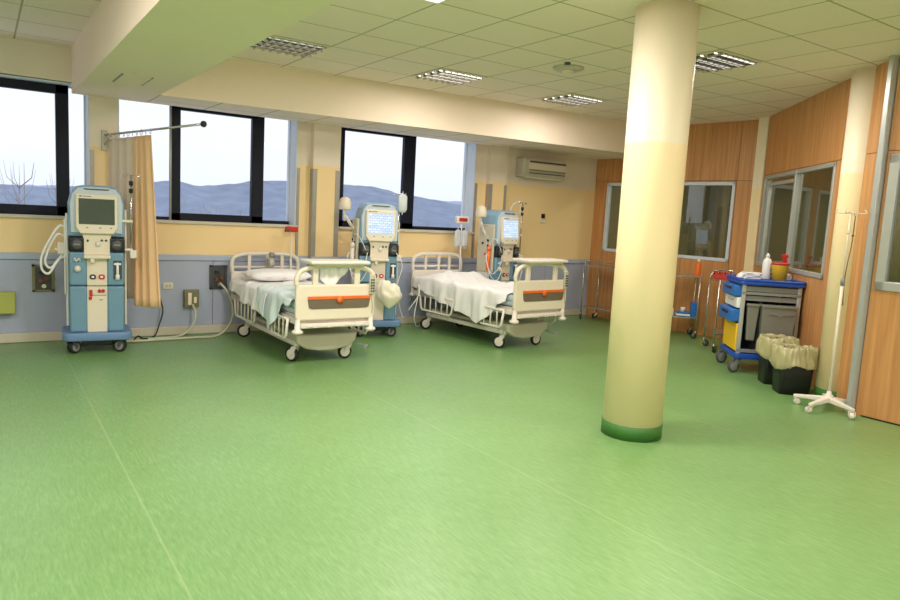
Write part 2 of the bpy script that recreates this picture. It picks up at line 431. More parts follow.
# ------------------------------------------------------------------ timber partition
def seg_frame(a, b):
    d = Vector((b[0] - a[0], b[1] - a[1])); L = d.length
    ang = math.atan2(d.y, d.x)
    return L, ang
def partition(name, a, b, cols, joint, wins, lab, z0=0):
    """cols: u positions of vertical joints; local +x along, local +y away from the room"""
    L, ang = seg_frame(a, b)
    root = MB().at((a[0], a[1], 0), ang)
    # panels, grooves of 6 mm
    for u0, u1 in zip(cols, cols[1:]):
        root.box(u0 + .003, u1 - .003, 0, .02, joint + .003, CE)
        z = z0
        cuts = [w for w in wins if w[0] < u1 and w[1] > u0]
        if not cuts: root.box(u0 + .003, u1 - .003, 0, .02, z, joint - .003)
        else:
            w = cuts[0]
            root.box(u0 + .003, u1 - .003, 0, .02, z, w[2])
            if w[3] < joint - .01: root.box(u0 + .003, u1 - .003, 0, .02, w[3], joint - .003)
            if w[0] > u0 + .01: root.box(u0 + .003, w[0], 0, .02, w[2], w[3])
            if w[1] < u1 - .01: root.box(w[1], u1 - .003, 0, .02, w[2], w[3])
    # dark core behind the grooves, open at windows
    root.mat(1)
    root.box(0, L, .021, .09, z0, min([w[2] for w in wins] + [1.0])); root.box(0, L, .021, .09, max([w[3] for w in wins] + [2.2]), CE)
    ed = [0] + [x for w in sorted(wins) for x in (w[0], w[1])] + [L]
    zz0, zz1 = min([w[2] for w in wins] + [1.0]), max([w[3] for w in wins] + [2.2])
    for i in range(0, len(ed), 2): root.box(ed[i], ed[i + 1], .021, .09, zz0, zz1)
    p = struct(root.build(name, [wood_m, taupe_m]), lab)
    return p, ang
def int_window(name, a, ang, w, mull, lab, fm=alu_m, fw=.045):
    f = MB().at((a[0], a[1], 0), ang)
    f.box(w[0], w[1], -.015, .06, w[2], w[2] + fw, bev=.005); f.box(w[0], w[1], -.015, .06, w[3] - fw, w[3], bev=.005)
    f.box(w[0], w[0] + fw, -.015, .06, w[2], w[3], bev=.005); f.box(w[1] - fw, w[1], -.015, .06, w[2], w[3], bev=.005)
    for u in mull: f.box(u - .024, u + .024, -.02, .06, w[2], w[3], bev=.005)
    o = struct(f.build(name, fm), lab)
    g = MB().at((a[0], a[1], 0), ang); g.box(w[0] + .01, w[1] - .01, .02, .026, w[2] + .01, w[3] - .01); g.build('window_pane', glass_in, o)
    return o
A1, B1 = (8.35, 8.24), (8.62, 5.52)
w1 = [(.25, 1.22, 1.08, 2.17), (1.42, 2.42, 1.08, 2.18)]
_, an1 = partition('wall_partition_far', A1, B1, [0, .22, 1.32, 2.43, 2.72], 2.20, w1, 'beech partition at the far end')
int_window('window_4', A1, an1, w1[0], [], 'partition window partly hidden by the round column, left', reveal_m)
int_window('window_5', A1, an1, w1[1], [], 'partition window right of the round column', reveal_m)
A2, B2 = (8.44, 5.34), (6.22, 2.86)
w2 = [(.10, 2.33, 1.09, 2.235)]
_, an2 = partition('wall_partition_right', A2, B2, [0, 1.28, 2.45, 3.33], 2.245, w2, 'angled beech partition behind the blue trolley')
o5 = int_window('window_6', A2, an2, w2[0], [1.25], 'double partition window behind the blue trolley')
m = MB().at((A2[0], A2[1], 0), an2); m.box(.2, .25, -.0, .05, 1.14, 2.13); m.box(.2, 1.16, 0, .05, 2.10, 2.14); m.build('inner_frame', alu_m, o5)
A3, B3 = (6.21, 2.845), (6.46, -3.6)
w3 = [(.03, 1.7, 1.09, 2.21)]
_, an3 = partition('wall_partition_near', A3, B3, [0, 1.75, 3.2, 4.8, 6.39], 2.24, w3, 'beech partition at the right edge')
int_window('window_7', A3, an3, w3[0], [], 'partition window at the right edge', fw=.075)
m = MB().at((8.53, 5.43, 0), math.radians(68)); m.box(-.10, .10, -.05, .05, 0, CE); struct(m.build('trim_15', col_m), 'cream post at the partition corner')
m = MB().at((6.235, 2.875, 0), math.radians(70)); m.box(-.028, .028, -.045, .06, 0, CE, bev=.008); struct(m.build('trim_16', alu_m), 'grey metal post between partition panels')
m = MB().at((A3[0], A3[1], 0), an3); m.box(.05, 6.3, -.006, 0, 0, .012); struct(m.build('baseboard_right', black_m), 'thin dark joint under the near partition')
# vertical blind hanging in the office
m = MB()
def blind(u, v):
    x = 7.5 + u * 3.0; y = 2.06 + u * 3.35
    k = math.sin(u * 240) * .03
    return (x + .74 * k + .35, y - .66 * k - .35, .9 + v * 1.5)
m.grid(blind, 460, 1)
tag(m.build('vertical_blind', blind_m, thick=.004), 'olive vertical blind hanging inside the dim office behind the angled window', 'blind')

# ------------------------------------------------------------------ columns
def column(name, x, y, r, lab):
    c = MB(); c.lathe([(r, 0), (r, 2.0), (r, CE)], (x, y, 0), 64); o = struct(c.build(name, col_m), lab)
    s = MB(); s.lathe([(r + .005, 0), (r + .005, .10), (r, .102)], (x, y, 0), 64); s.build('green_skirting', green_m, o)
    return o
column('column', 3.935, 3.33, .212, 'thick round cream column with green skirting in the middle of the room')
column('column', 6.625, 3.235, .17, 'slimmer cream column against the partition behind the drip stand')

# ------------------------------------------------------------------ ceiling fittings
def ceiling_light(x, y, tube, lab, group):
    r = empty('ceiling_light', (x, y, CE), 0, lab, 'ceiling light', group)
    m = MB()
    for a in ((-.295, .295, -.295, -.275), (-.295, .295, .275, .295), (-.295, -.275, -.275, .275), (.275, .295, -.275, .275)): m.box(*a, -.012, -.001)
    m.build('frame', cream_m, r)
    m = MB()
    for i in range(-3, 4):
        m.box(i * .0785 - .006, i * .0785 + .006, -.275, .275, -.03, -.004)
    for k in (-.1375, 0, .1375): m.box(-.275, .275, k - .012, k + .012, -.032, -.003)
    m.build('louver', louv_m, r)
    m = MB()
    for k in (-.206, -.069, .069, .206): m.cyl((-.26, k, -.008), (.26, k, -.008), .006, seg=8)
    m.build('tube', tube, r)
    m = MB(); m.box(-.275, .275, -.275, .275, -.0025, -.001); m.build('reflector', tray_dark, r)
    return r
ceiling_light(2.41, 6.43, tubedim_m, 'unlit louvred ceiling light beside the big cream beam', 'louvred ceiling lights')
ceiling_light(4.21, 6.43, tubelit_m, 'louvred ceiling light between the beam and the smoke detector', 'louvred ceiling lights')
ceiling_light(6.01, 6.43, tubelit_m, 'farthest louvred ceiling light, left of the round column near the air conditioner', 'louvred ceiling lights')
ceiling_light(5.41, 4.03, tubelit_m, 'bright louvred ceiling light immediately right of the round column', 'louvred ceiling lights')
def lamp(x, y, w, size=.5, col=(1, .92, .86), z=CE - .05):
    l = bpy.data.lights.new('lamp', 'AREA'); l.shape = 'SQUARE'; l.size = size; l.energy = w; l.color = col
    o = bpy.data.objects.new('lamp_light', l); o.location = (x, y, z); COL.objects.link(o); return o
def panel_light(x, y, lab, w):
    r = empty('ceiling_light', (x, y, CE), 0, lab, 'ceiling light', 'lit ceiling panels')
    m = MB()
    for a in ((-.295, .295, -.295, -.275), (-.295, .295, .275, .295), (-.295, -.275, -.275, .275), (.275, .295, -.275, .275)): m.box(*a, -.014, -.001)
    m.build('frame', cream_m, r)
    m = MB(); m.box(-.275, .275, -.275, .275, -.01, -.001); m.build('diffuser', diff_m, r)
    lamp(x, y, w, .54, z=CE - .02)
panel_light(2.41, 4.03, 'glowing white ceiling panel cut off by the top edge, left of the round column', 62)
DETX, DETY = 4.21 + .6, 5.2
d = empty('smoke_detector', (4.76, 5.18, CE), 0, 'round flat smoke detector on its tile left of the round column', 'smoke detector')
m = MB(); m.lathe([(.15, 0), (.15, -.012), (.11, -.03), (0.001, -.032)], seg=28); m.build('detector_ring', greycream_m, d)
m = MB(); m.lathe([(.06, -.028), (.055, -.045), (.001, -.048)], seg=20); m.build('sensor_head', cream_m, d)
m = MB(); m.lathe([(.03, 0), (.03, -.02), (.001, -.024)], (4.60, 5.02, CE), 12); tag(m.build('ceiling_sensor', dgrey_m), 'tiny dark sensor on the ceiling just behind the smoke detector', 'sensor')
m = MB(); m.lathe([(.035, 0), (.035, -.01), (.012, -.022), (.001, -.03)], (8.0, 6.2, CE), 12); tag(m.build('sprinkler', white_m), 'tiny white ceiling nozzle right of the round column by the timber wall', 'sprinkler')

# ------------------------------------------------------------------ wall fittings
ac = empty('air_conditioner', (7.10, YW, 2.15), 0, 'cream split air conditioner high on the yellow end wall', 'air conditioner')
m = MB(); m.prism([(-.20, .05), (-.17, .0), (0, 0), (0, .28), (-.19, .28), (-.21, .24)], 'x', -.45, .40, bev=.03); m.build('casing', greycream_m, ac)
m = MB(); m.box(-.34, .37, -.217, -.205, .215, .238); m.box(-.34, .37, -.214, -.2, .055, .066); m.box(-.34, .37, -.216, -.2, .10, .105); m.build('air_slot', dgrey_m, ac)
m = MB(); m.box(-.36, .38, -.218, -.206, .115, .205, bev=.004); m.build('front_panel', cream_m, ac)
m = MB(); m.box(-.38, .36, -.17, -.06, -.012, .002, bev=.003); m.build('outlet_flap', cream_m, ac)
th = empty('thermostat', (7.26, YW, 1.48), 0, 'small cream thermostat with black display on the yellow end wall', 'thermostat')
m = MB(); m.box(-.055, .055, -.02, 0, 0, .05, bev=.005); m.build('body', cream_m, th)
m = MB(); m.box(-.03, .03, -.022, 0, .075, .14, bev=.004); m.build('display', black_m, th)
def outlet_box(x0, x1, z0, z1, lab, steel=olive_m):
    r = empty('service_panel', ((x0 + x1) / 2, YW - .02, z0), 0, lab, 'service panel'); w = (x1 - x0) / 2; h = z1 - z0
    m = MB()
    for a in ((-w, w, 0, .02), (-w, w, h - .02, h), (-w, -w + .025, 0, h), (w - .025, w, 0, h)): m.box(a[0], a[1], -.02, 0, a[2], a[3])
    m.build('frame', steel, r)
    m = MB(); m.box(-w + .02, w - .02, -.006, .0, .02, h - .02); m.build('back_plate', dgrey_m, r)
    for i, (a, b, mm) in enumerate(((-.02, .72, black_m), (.025, .5, brown_m), (-.03, .42, brown_m), (.0, .22, steel_m))):
        m = MB(); m.cyl((a, -.05, b * h), (a, 0, b * h), .016, seg=10); m.cyl((a, -.06, b * h), (a, -.045, b * h), .022, seg=10); m.build('fitting', mm, r)
    return r
outlet_box(.42, .62, .52, .80, 'steel fluid supply panel left of the big dialysis machine')
outlet_box(2.19, 2.39, .52, .80, 'dark steel supply panel on the wall at the first bed head', dgrey_m)
g = empty('service_panel', (1.98, YW - .02, .32), 0, 'small green-grey connection box with hose, low between curtain and first bed', 'service panel')
m = MB(); m.box(-.08, .08, -.07, 0, 0, .2, bev=.006); m.build('body', olive_m, g)
m = MB(); m.box(-.045, -.005, -.082, -.07, .03, .17, bev=.004); m.box(.02, .05, -.082, -.07, .05, .12, bev=.004); m.build('fitting', cream_m, g)
g = empty('wall_box', (.13, YW - .02, .31), 0, 'yellow-green plastic box low on the wall at the left edge', 'wall box')
m = MB(); m.box(-.14, .14, -.11, 0, 0, .22, bev=.012); m.build('body', greeny_m, g)
m = MB(); m.box(-.15, -.06, -.115, -.0, -.004, .205, bev=.01); m.build('flap', greeny_m, g)
def socket(x, z, w, h, lab):
    r = empty('wall_socket', (x, YW - .02, z), 0, lab, 'socket')
    m = MB(); m.box(-w, w, -.012, 0, -h, h, bev=.004); m.build('plate', cream_m, r)
    m = MB(); m.box(-w * .6, -w * .1, -.015, -.01, -h * .5, h * .5); m.box(w * .1, w * .6, -.015, -.01, -h * .5, h * .5); m.build('insert', greycream_m, r)
socket(1.735, .565, .055, .035, 'cream twin socket on the blue-grey wall right of the curtain')
socket(1.60, .62, .025, .11, 'tall narrow cream wall plate just behind the curtain edge')

# ------------------------------------------------------------------ shared bits
def caster(parent, x, y, r, w, steer, fork=ivory_m, tyre=rub_m, hub=mgrey_m, top=None):
    """steer: rotation of wheel about z"""
    top = top or r * 2.5
    m = MB().at((x, y, 0), steer)
    m.cyl((0, .0, r * 2.02), (0, 0, top), r * .32, seg=12)
    m.prism([(-r * .35, r * 2.1), (r * .45, r * 2.1), (r * 1.0 - .01, r * .95), (r * .55, r * .72), (-r * .05, r * 1.5)], 'x', -w * .5 - .011, -w * .5 - .004)
    m.prism([(-r * .35, r * 2.1), (r * .45, r * 2.1), (r * 1.0 - .01, r * .95), (r * .55, r * .72), (-r * .05, r * 1.5)], 'x', w * .5 + .004, w * .5 + .011)
    m.box(-w * .5 - .011, w * .5 + .011, -r * .35, r * .45, r * 2.04, r * 2.14)
    c = m.build('caster', fork, parent)
    m = MB().at((x, y, 0), steer)
    yc = r * .62
    m.lathe([(r * .72, -w * .5), (r * .94, -w * .45), (r, -w * .2), (r, w * .2), (r * .94, w * .45), (r * .72, w * .5)], (0, yc, r), 24, 'x')
    m.mat(1).lathe([(r * .12, -w * .54), (r * .6, -w * .54), (r * .7, -w * .5), (r * .7, w * .5), (r * .6, w * .54), (r * .12, w * .54)], (0, yc, r), 20, 'x')
    m.build('wheel', [tyre, hub], c)
    return c

# ------------------------------------------------------------------ dialysis machines
def dialysis(loc, rz, lab, on, side_kit, k=1.0, px=.325):
    R = empty('dialysis_machine', loc, rz, lab, 'dialysis machine', 'dialysis machines')
    R.scale = (.93, .95, 1.035)
    # base plate (front is local -y)
    m = MB(); pts = rrect(-.33, .33, -.27, .27, .08); m.prism(pts, 'z', .125, .20, smooth=True, bev=.012)
    m.build('base', basebl_m, R)
    m = MB(); m.box(-.15, .15, -.15, .2, .06, .125, bev=.01); m.build('drain_tray', black_m, R)
    for sx in (-1, 1):
        for sy in (-1, 1): caster(R, sx * .25, sy * .19, .062, .07, 1.0 * sx + (.5 if sy > 0 else .1), dgrey_m, rub_m, mgrey_m, .128)
    # cream spine
    m = MB(); m.box(-.235, .235, -.10, .20, .20, 1.42, bev=.03); m.build('rear_housing', cream_m, R)
    # lower side columns, blue
    for sx in (-1, 1):
        x0, x1 = sorted((sx * .095, sx * .255))
        m = MB(); m.box(x0, x1, -.20, .16, .20, .635, bev=.018); m.build('lower_side_panel', blue_m, R)
        m = MB(); m.box(x0, x1, -.20, .16, .641, .955, bev=.018)
        m.build('middle_side_panel', blue_m, R)
    m = MB(); m.box(-.095, .095, -.185, 0, .20, .632, bev=.004); m.box(-.095, .095, -.185, 0, .64, .90, bev=.004)
    m.build('centre_panel', cream_m, R)
    # pump heads
    for sx in (-1, 1):
        x0, x1 = sorted((sx * .115, sx * .262))
        m = MB(); m.box(x0, x1, -.215, .05, .955, 1.095, bev=.02); p = m.build('pump_head', black_m, R)
        m = MB(); m.lathe([(.05, -.004), (.05, -.018), (.035, -.026), (.001, -.026)], (sx * .185, -.212, 1.025), 20, 'y'); m.mat(1); m.box(sx * .185 - .03, sx * .185 + .03, -.245, -.236, 1.018, 1.032)
        m.build('rotor', [dgrey_m, mgrey_m], p)
    # centre module between pumps
    m = MB(); m.prism([(-.12, .93), (.12, .93), (.12, 1.09), (.15, 1.15), (-.15, 1.15), (-.12, 1.09)], 'y', -.205, .02, bev=.006); m.build('centre_module', cream_m, R)
    for x, z in ((.045, 1.065), (.085, 1.065), (-.085, 1.06)): MB().lathe([(.011, 0), (.011, -.008), (.001, -.009)], (x, -.205, z), 10, 'y').build('dark_button', dgrey_m, R)
    MB().lathe([(.028, 0), (.024, -.016), (.001, -.02)], (.01, -.205, 1.03), 14, 'y').build('sensor_knob', ivory_m, R)
    # tray bar
    m = MB(); m.box(-.125, .125, -.255, -.18, .895, .93, bev=.01); m.box(-.065, -.025, -.25, -.18, .855, .90, bev=.008); m.build('holder_bar', cream_m, R)
    # upper shoulders: arch of light blue around the screen
    prof = [(-.262, 1.095), (-.262, 1.40), (-.235, 1.50), (-.185, 1.555), (-.10, 1.57), (.10, 1.57), (.185, 1.555), (.235, 1.50), (.262, 1.40), (.262, 1.095)]
    m = MB(); m.prism(prof, 'y', -.17, .13, smooth=False, bev=.022); m.build('shoulder_housing', shoulder_m, R)
    m = MB(); m.prism([(-.235, 1.13), (-.245, 1.40), (-.222, 1.485), (-.172, 1.54), (-.09, 1.552), (.09, 1.552), (.172, 1.54), (.222, 1.485), (.245, 1.40), (.235, 1.13)], 'y', -.195, -.165, bev=.01); m.build('front_arch', arch_m, R)
    m = MB(); m.prism([(-.11, 1.527), (-.12, 1.538), (.12, 1.538), (.11, 1.527)], 'y', -.204, -.19); m.build('handle_slot', dgrey_m, R)
    # monitor
    m = MB().at((0, -.215, 1.31), 0, math.radians(-4))
    m.prism([(-.192, .175), (.192, .175), (.192, -.13), (.15, -.185), (-.15, -.185), (-.192, -.13)], 'y', -.022, .02, bev=.010)
    mon = m.build('monitor', cream_m, R)
    m = MB().at((0, -.215, 1.31), 0, math.radians(-4)); m.box(-.165, .165, -.0265, -.02, -.10, .135, bev=.002); m.build('screen', screen_on if on else screen_off, mon)
    m = MB().at((0, -.215, 1.31), 0, math.radians(-4)); m.box(-.16, -.135, -.024, -.02, .15, .16); m.mat(1); m.box(-.125, -.05, -.024, -.02, .151, .159)
    for x in (-.10, .02, .12): m.box(x, x + .02, -.024, -.02, -.135, -.125)
    m.build('marking', [mblue_m, mgrey_m], mon)
    # buttons and couplings
    m = MB(); m.prism(rrect(-.07, -.012, .70, .745, .02), 'y', -.197, -.18, smooth=True); b = m.build('black_port', black_m, R)
    m = MB(); m.prism(rrect(-.055, -.027, .713, .732, .009), 'y', -.201, -.19, smooth=True); m.build('port_centre', white_m, b)
    m = MB(); m.prism(rrect(.012, .072, .70, .745, .02), 'y', -.197, -.18, smooth=True); b = m.build('red_port', red_m, R)
    m = MB(); m.prism(rrect(.029, .056, .713, .732, .009), 'y', -.201, -.19, smooth=True); m.build('port_centre', white_m, b)
    m = MB(); m.box(-.075, -.045, -.20, -.18, .54, .60, bev=.004); m.box(-.08, -.05, -.192, -.18, .505, .535)
    m.build('red_coupling', red_m, R)
    for x in (.02, .055): MB().lathe([(.017, 0), (.017, -.012), (.009, -.013)], (x, -.186, .59), 12, 'y').build('red_coupling', red_m, R)
    m = MB(); m.box(-.05, .085, -.188, -.18, .545, .552); m.box(.02, .05, -.188, -.18, .50, .51); m.build('label_line', mgrey_m, R)
    m = MB(); m.lathe([(.033, 0), (.03, -.03), (.015, -.045), (.001, -.046)], (-.18, -.198, .80), 14, 'y'); m.tube(spline([(-.215, -.21, .87), (-.205, -.23, .895), (-.19, -.22, .87), (-.17, -.23, .895), (-.155, -.21, .87)]), .007); m.build('coupling', ivory_m, R)
    m = MB(); m.box(.15, .235, -.204, -.19, .70, .88, bev=.006); c = m.build('connector_recess', dgrey_m, R)
    m = MB(); m.cyl((.19, -.22, .70), (.19, -.22, .86), .012); m.cyl((.19, -.22, .70), (.19, -.22, .745), .02); m.box(.155, .225, -.228, -.205, .835, .855, bev=.005); m.build('suction_wand', white_m, c)
    # side rail and pole with hooks on the right
    m = MB(); m.box(.262, .285, -.12, .10, .25, 1.36, bev=.008); m.build('side_rail', ivory_m, R)
    m = MB(); m.box(-.285, -.262, -.10, .12, .25, 1.30, bev=.008); m.box(-.30, -.284, -.09, -.02, .88, 1.25, bev=.006); m.build('rear_connector_strip', white_m, R)
    m = MB(); m.cyl((px, -.17, .98), (px, -.17, 1.68), .009); p = m.build('infusion_pole', chrome_m, R)
    m = MB(); m.tube(spline([(px - .08, -.17, 1.70), (px - .075, -.17, 1.675), (px - .035, -.17, 1.69), (px, -.17, 1.685), (px + .045, -.17, 1.69), (px + .08, -.17, 1.67), (px + .085, -.17, 1.70)]), .005); m.build('hook', chrome_m, p)
    for zc in (1.61, 1.54): MB().lathe([(.021, -.02), (.021, .02)], (px, -.17, zc), 12).build('pole_clamp', black_m, p)
    for zc in (1.24, .97): MB().box(.23, px + .015, -.185, -.155, zc, zc + .025, bev=.006).build('pole_bracket', ivory_m, p)
    MB().box(px - .015, px + .05, -.21, -.16, .90, .98, bev=.01).build('bubble_holder', ivory_m, p)
    if side_kit:   # left-hand side loaded for treatment
        m = MB(); m.cyl((-.43, -.02, 1.34), (-.43, -.02, 1.50), .014); m.tube(spline([(-.27, 0, 1.24), (-.34, 0, 1.30), (-.42, -.02, 1.40)]), .02); a = m.build('canister_arm', ivory_m, R)
        m = MB(); m.lathe([(.07, 1.47), (.078, 1.485), (.078, 1.54), (.062, 1.595), (.03, 1.615), (.001, 1.62)], (-.43, -.02, 0), 22); m.build('domed_cap', cream_m, a)
        m = MB(); m.box(-.30, -.262, -.17, .12, .75, 1.38, bev=.02); s = m.build('side_module', greycream_m, R)
        m = MB()
        for y, z in ((-.07, 1.17), (-.07, 1.10), (.03, 1.13)): m.lathe([(.016, 0), (.014, -.014), (.001, -.016)], (-.30, y, z), 12, 'x')
        m.build('dark_valve', black_m, s)
        m = MB()
        for y, z, s2 in ((-.10, 1.02, 1), (-.03, .99, 1), (-.10, .93, 1)): m.lathe([(.012, 0), (.012, -.02), (.001, -.022)], (-.30, y, z), 10, 'x')
        m.build('red_clip', red_m, s)
        m = MB(); m.cyl((-.335, -.12, .78), (-.335, -.12, 1.04), .028, seg=16); m.lathe([(.032, 1.04), (.032, 1.08), (.012, 1.10)], (-.335, -.12, 0), 16); m.build('dialyser_cartridge', ivory_m if k == 1 else orange_m, R)
        m = MB()
        m.tube(spline([(-.31, -.10, 1.02), (-.40, -.14, .95), (-.38, -.18, .80), (-.30, -.2, .74), (-.2, -.24, .86), (-.16, -.23, 1.0)]), .006)
        m.tube(spline([(-.31, -.05, .99), (-.36, -.12, .88), (-.34, -.20, .70), (-.24, -.23, .66), (-.15, -.24, .80)]), .006)
        m.tube(spline([(-.33, -.12, 1.10), (-.32, -.19, 1.2), (-.26, -.22, 1.15), (-.19, -.24, 1.03)]), .005)
        m.tube(spline([(.22, -.23, 1.0), (.30, -.26, .85), (.24, -.26, .6), (.3, -.24, .35), (.36, -.2, .22)]), .006)
        m.build('blood_tubing', tube_m, R)
    else:
        m = MB()
        m.tube(spline([(-.28, -.03, 1.16), (-.34, -.06, 1.18), (-.43, -.06, 1.05), (-.50, -.05, .90), (-.50, -.05, .78), (-.44, -.05, .74), (-.37, -.04, .84), (-.29, -.03, .95)], 10), .011)
        m.tube(spline([(-.28, .0, 1.08), (-.36, -.03, 1.10), (-.44, -.03, .96), (-.47, -.03, .84), (-.42, -.03, .79), (-.35, -.03, .87), (-.29, -.02, .90)], 10), .011)
        m.build('white_hose', white_m, R)
        m = MB(); m.box(-.36, -.285, -.07, .0, .92, 1.03, bev=.012); m.box(-.385, -.35, -.06, -.03, .955, .975, bev=.004); m.box(-.30, -.284, -.12, .0, .55, .9, bev=.006); m.build('hose_connector', ivory_m, R)
    return R
dialysis((.94, 7.64, 0), math.radians(-5), 'blue and cream dialysis machine with dark screen, alone at the far left beside the curtain', False, False)
d2 = dialysis((4.02, 7.60, 0), math.radians(-14), 'dialysis machine with lit white screen standing between the two beds', True, True, 1, .25)
d3 = dialysis((5.97, 7.68, 0), math.radians(12), 'dialysis machine with lit screen turned sideways behind the second bed', True, True, 2)
m = MB(); m.tube(spline([(.28, .05, 1.3), (.30, .02, 1.62), (.40, -.02, 1.70), (.46, -.03, 1.68), (.44, -.03, 1.5)]), .008); m.build('bent_rod', ivory_m, d3)

def fluid_bag(loc, w, h, rz, lab, body=fluid_m):
    r = empty('fluid_bag', loc, rz, lab, 'fluid bag', 'hanging fluid bags')
    m = MB()
    def ring(z, k, d): return [(x * k, y * d, z) for x, y in ((-w, 0), (-w * .7, -.8), (0, -1), (w * .7, -.8), (w, 0), (w * .7, .8), (0, 1), (-w * .7, .8))]
    m.loft([ring(0, .5, .002), ring(-.03, 1, .008), ring(-h * .5, 1, .02), ring(-h * .85, 1, .024), ring(-h, .6, .006)])
    m.build('bag', body, r)
    m = MB(); m.cyl((0, 0, -h - .03), (0, 0, -h), .006, seg=8); m.cyl((0, 0, 0), (0, 0, .03), .004, seg=8); m.build('port', white_m, r)
    return r
fluid_bag((4.235, 7.36, 1.745), .06, .22, math.radians(-10), 'white fluid bag hanging on the hook above the middle machine screen')

# ------------------------------------------------------------------ hospital beds
def bed(loc, rz, lab, extra):
    R = empty('hospital_bed', loc, rz, lab, 'hospital bed', 'hospital beds')
    W, L = .42, 1.0
    # wheel base
    for sx in (-1, 1):
        for sy, st in ((-1, 1.0 + .5 * sx), (1, 1.25)):
            caster(R, sx * .29, sy * .72, .074, .034, st, ivory_m, rub_m, ivory_m, .20)
    m = MB()
    for sx in (-1, 1): m.box(sx * .29 - .025, sx * .29 + .025, -.76, .76, .165, .215, bev=.008)
    for y in (-.72, .0, .72): m.box(-.29, .29, y - .03, y + .03, .17, .21, bev=.006)
    m.build('base_frame', ivory_m, R)
    m = MB()
    for y in (-.42, .42): m.box(-.09, .09, y - .07, y + .07, .21, .50, bev=.01)
    for sx in (-1, 1): m.tube([(sx * .22, -.45, .22), (sx * .22, .2, .44)], .018); m.tube([(sx * .22, .68, .22), (sx * .22, .2, .48)], .018)
    m.build('lifting_column', mgrey_m, R)
    # curved base shroud at foot
    def shroud(u, v):
        x = -.30 + .60 * u; y = -.80 + .5 * v
        return (x, y - .05 * math.sin(PI * u), .255 - .06 * math.sin(PI * u) - .10 * (1 - v) * math.sin(PI * u) + .02 * v)
    m = MB(); m.prism([(-.33, .29), (.33, .29), (.31, .20), (.22, .145), (.08, .12), (-.08, .12), (-.22, .145), (-.31, .20)], 'y', -.83, -.40, bev=.02); m.build('base_cover', greycream_m, R)
    m = MB(); m.box(-.27, .27, -.38, .72, .215, .27, bev=.02); m.build('long_base_cover', greycream_m, R)
    m = MB(); m.tube(spline([(.30, -.80, .20), (.34, -.86, .17), (.38, -.93, .165)]), .012); m.cyl((.36, -.95, .16), (.40, -.91, .16), .018); m.build('brake_pedal', mgrey_m, R)
    # mattress platform
    m = MB()
    for sx in (-1, 1): m.box(sx * .385 - .02, sx * .385 + .02, -.95, .95, .42, .48, bev=.008)
    for y in (-.93, -.5, 0, .5, .93): m.box(-.39, .39, y - .025, y + .025, .42, .47, bev=.004)
    m.box(-.37, .37, -.92, .92, .475, .50, bev=.006)
    m.build('platform', ivory_m, R)
    # footboard: thick panel with two handle cut-outs either side
    def board(y, t, top, name, foot):
        b = MB()
        b.prism([(-.40, .46), (.40, .46), (.415, .50), (.415, .80), (-.415, .80), (-.415, .50)], 'y', y - t, y + t, bev=.015)
        zt = top
        out = spline([(-.40, y, .79), (-.405, y, .86), (-.36, y, .93), (-.24, y, zt - .02), (-.1, y, zt), (.1, y, zt), (.24, y, zt - .02), (.36, y, .93), (.405, y, .86), (.40, y, .79)], 6)
        b.tube(out, .024, 10)
        for x in ((-.22, .22) if foot else (-.13, .13)): b.box(x - .028, x + .028, y - .018, y + .018, .79, zt, bev=.008)
        return b.build(name, cream_m, R)
    fb = board(-.985, .022, .985, 'footboard', True)
    m = MB(); m.prism([(-.30, .69), (.36, .69), (.36, .66), (-.30, .66)], 'y', -1.022, -1.005, bev=.003); m.lathe([(.035, 0), (.035, -.012), (.001, -.014)], (.03, -1.02, .655), 18, 'y'); m.build('orange_strip', orange_m, fb)
    m = MB(); m.prism([(-.30, .66), (.36, .66), (.345, .58), (.32, .57), (-.26, .57), (-.285, .58)], 'y', -1.016, -1.005, bev=.003); m.build('handle_recess', taupe_m, fb)
    m = MB(); m.box(-.31, .31, -1.10, -.80, .998, 1.034, bev=.014); m.box(-.25, .25, -1.07, -.83, .985, 1.0, bev=.004); m.build('shelf', ivory_m, fb)
    m = MB(); m.box(-.36, .36, -1.02, -.93, .385, .43, bev=.008); m.box(-.30, .30, -1.03, -1.0, .395, .415, bev=.004)
    for x in (-.25, -.1, .05, .2): m.box(x, x + .05, -1.036, -1.02, .39, .42, bev=.004)
    m.build('foot_rail', ivory_m, R)
    for sx in (-1, 1):
        m = MB(); m.lathe([(.035, 0), (.055, .012), (.055, .03), (.03, .045), (.024, .14), (.02, .15)], (sx * .385, -.985, .33), 16); m.build('corner_bumper', ivory_m, R)
        m = MB(); m.lathe([(.03, 0), (.05, .012), (.05, .03), (.024, .045), (.022, .12)], (sx * .385, .985, .40), 16); m.build('corner_bumper', ivory_m, R)
    hb = MB()
    y = .985
    hb.prism([(-.40, .50), (.40, .50), (.415, .54), (.415, .74), (-.415, .74), (-.415, .54)], 'y', y - .02, y + .02, bev=.015)
    hb.tube(spline([(-.40, y, .72), (-.405, y, .84), (-.37, y, .91), (-.24, y, .945), (0, y, .95), (.24, y, .945), (.37, y, .91), (.405, y, .84), (.40, y, .72)], 6), .024, 10)
    hb.tube([(-.39, y, .79), (.39, y, .79)], .014)
    for x in (-.2, .02, .2): hb.box(x - .02, x + .02, y - .014, y + .014, .74, .94, bev=.006)
    hb.build('headboard', ivory_m, R)
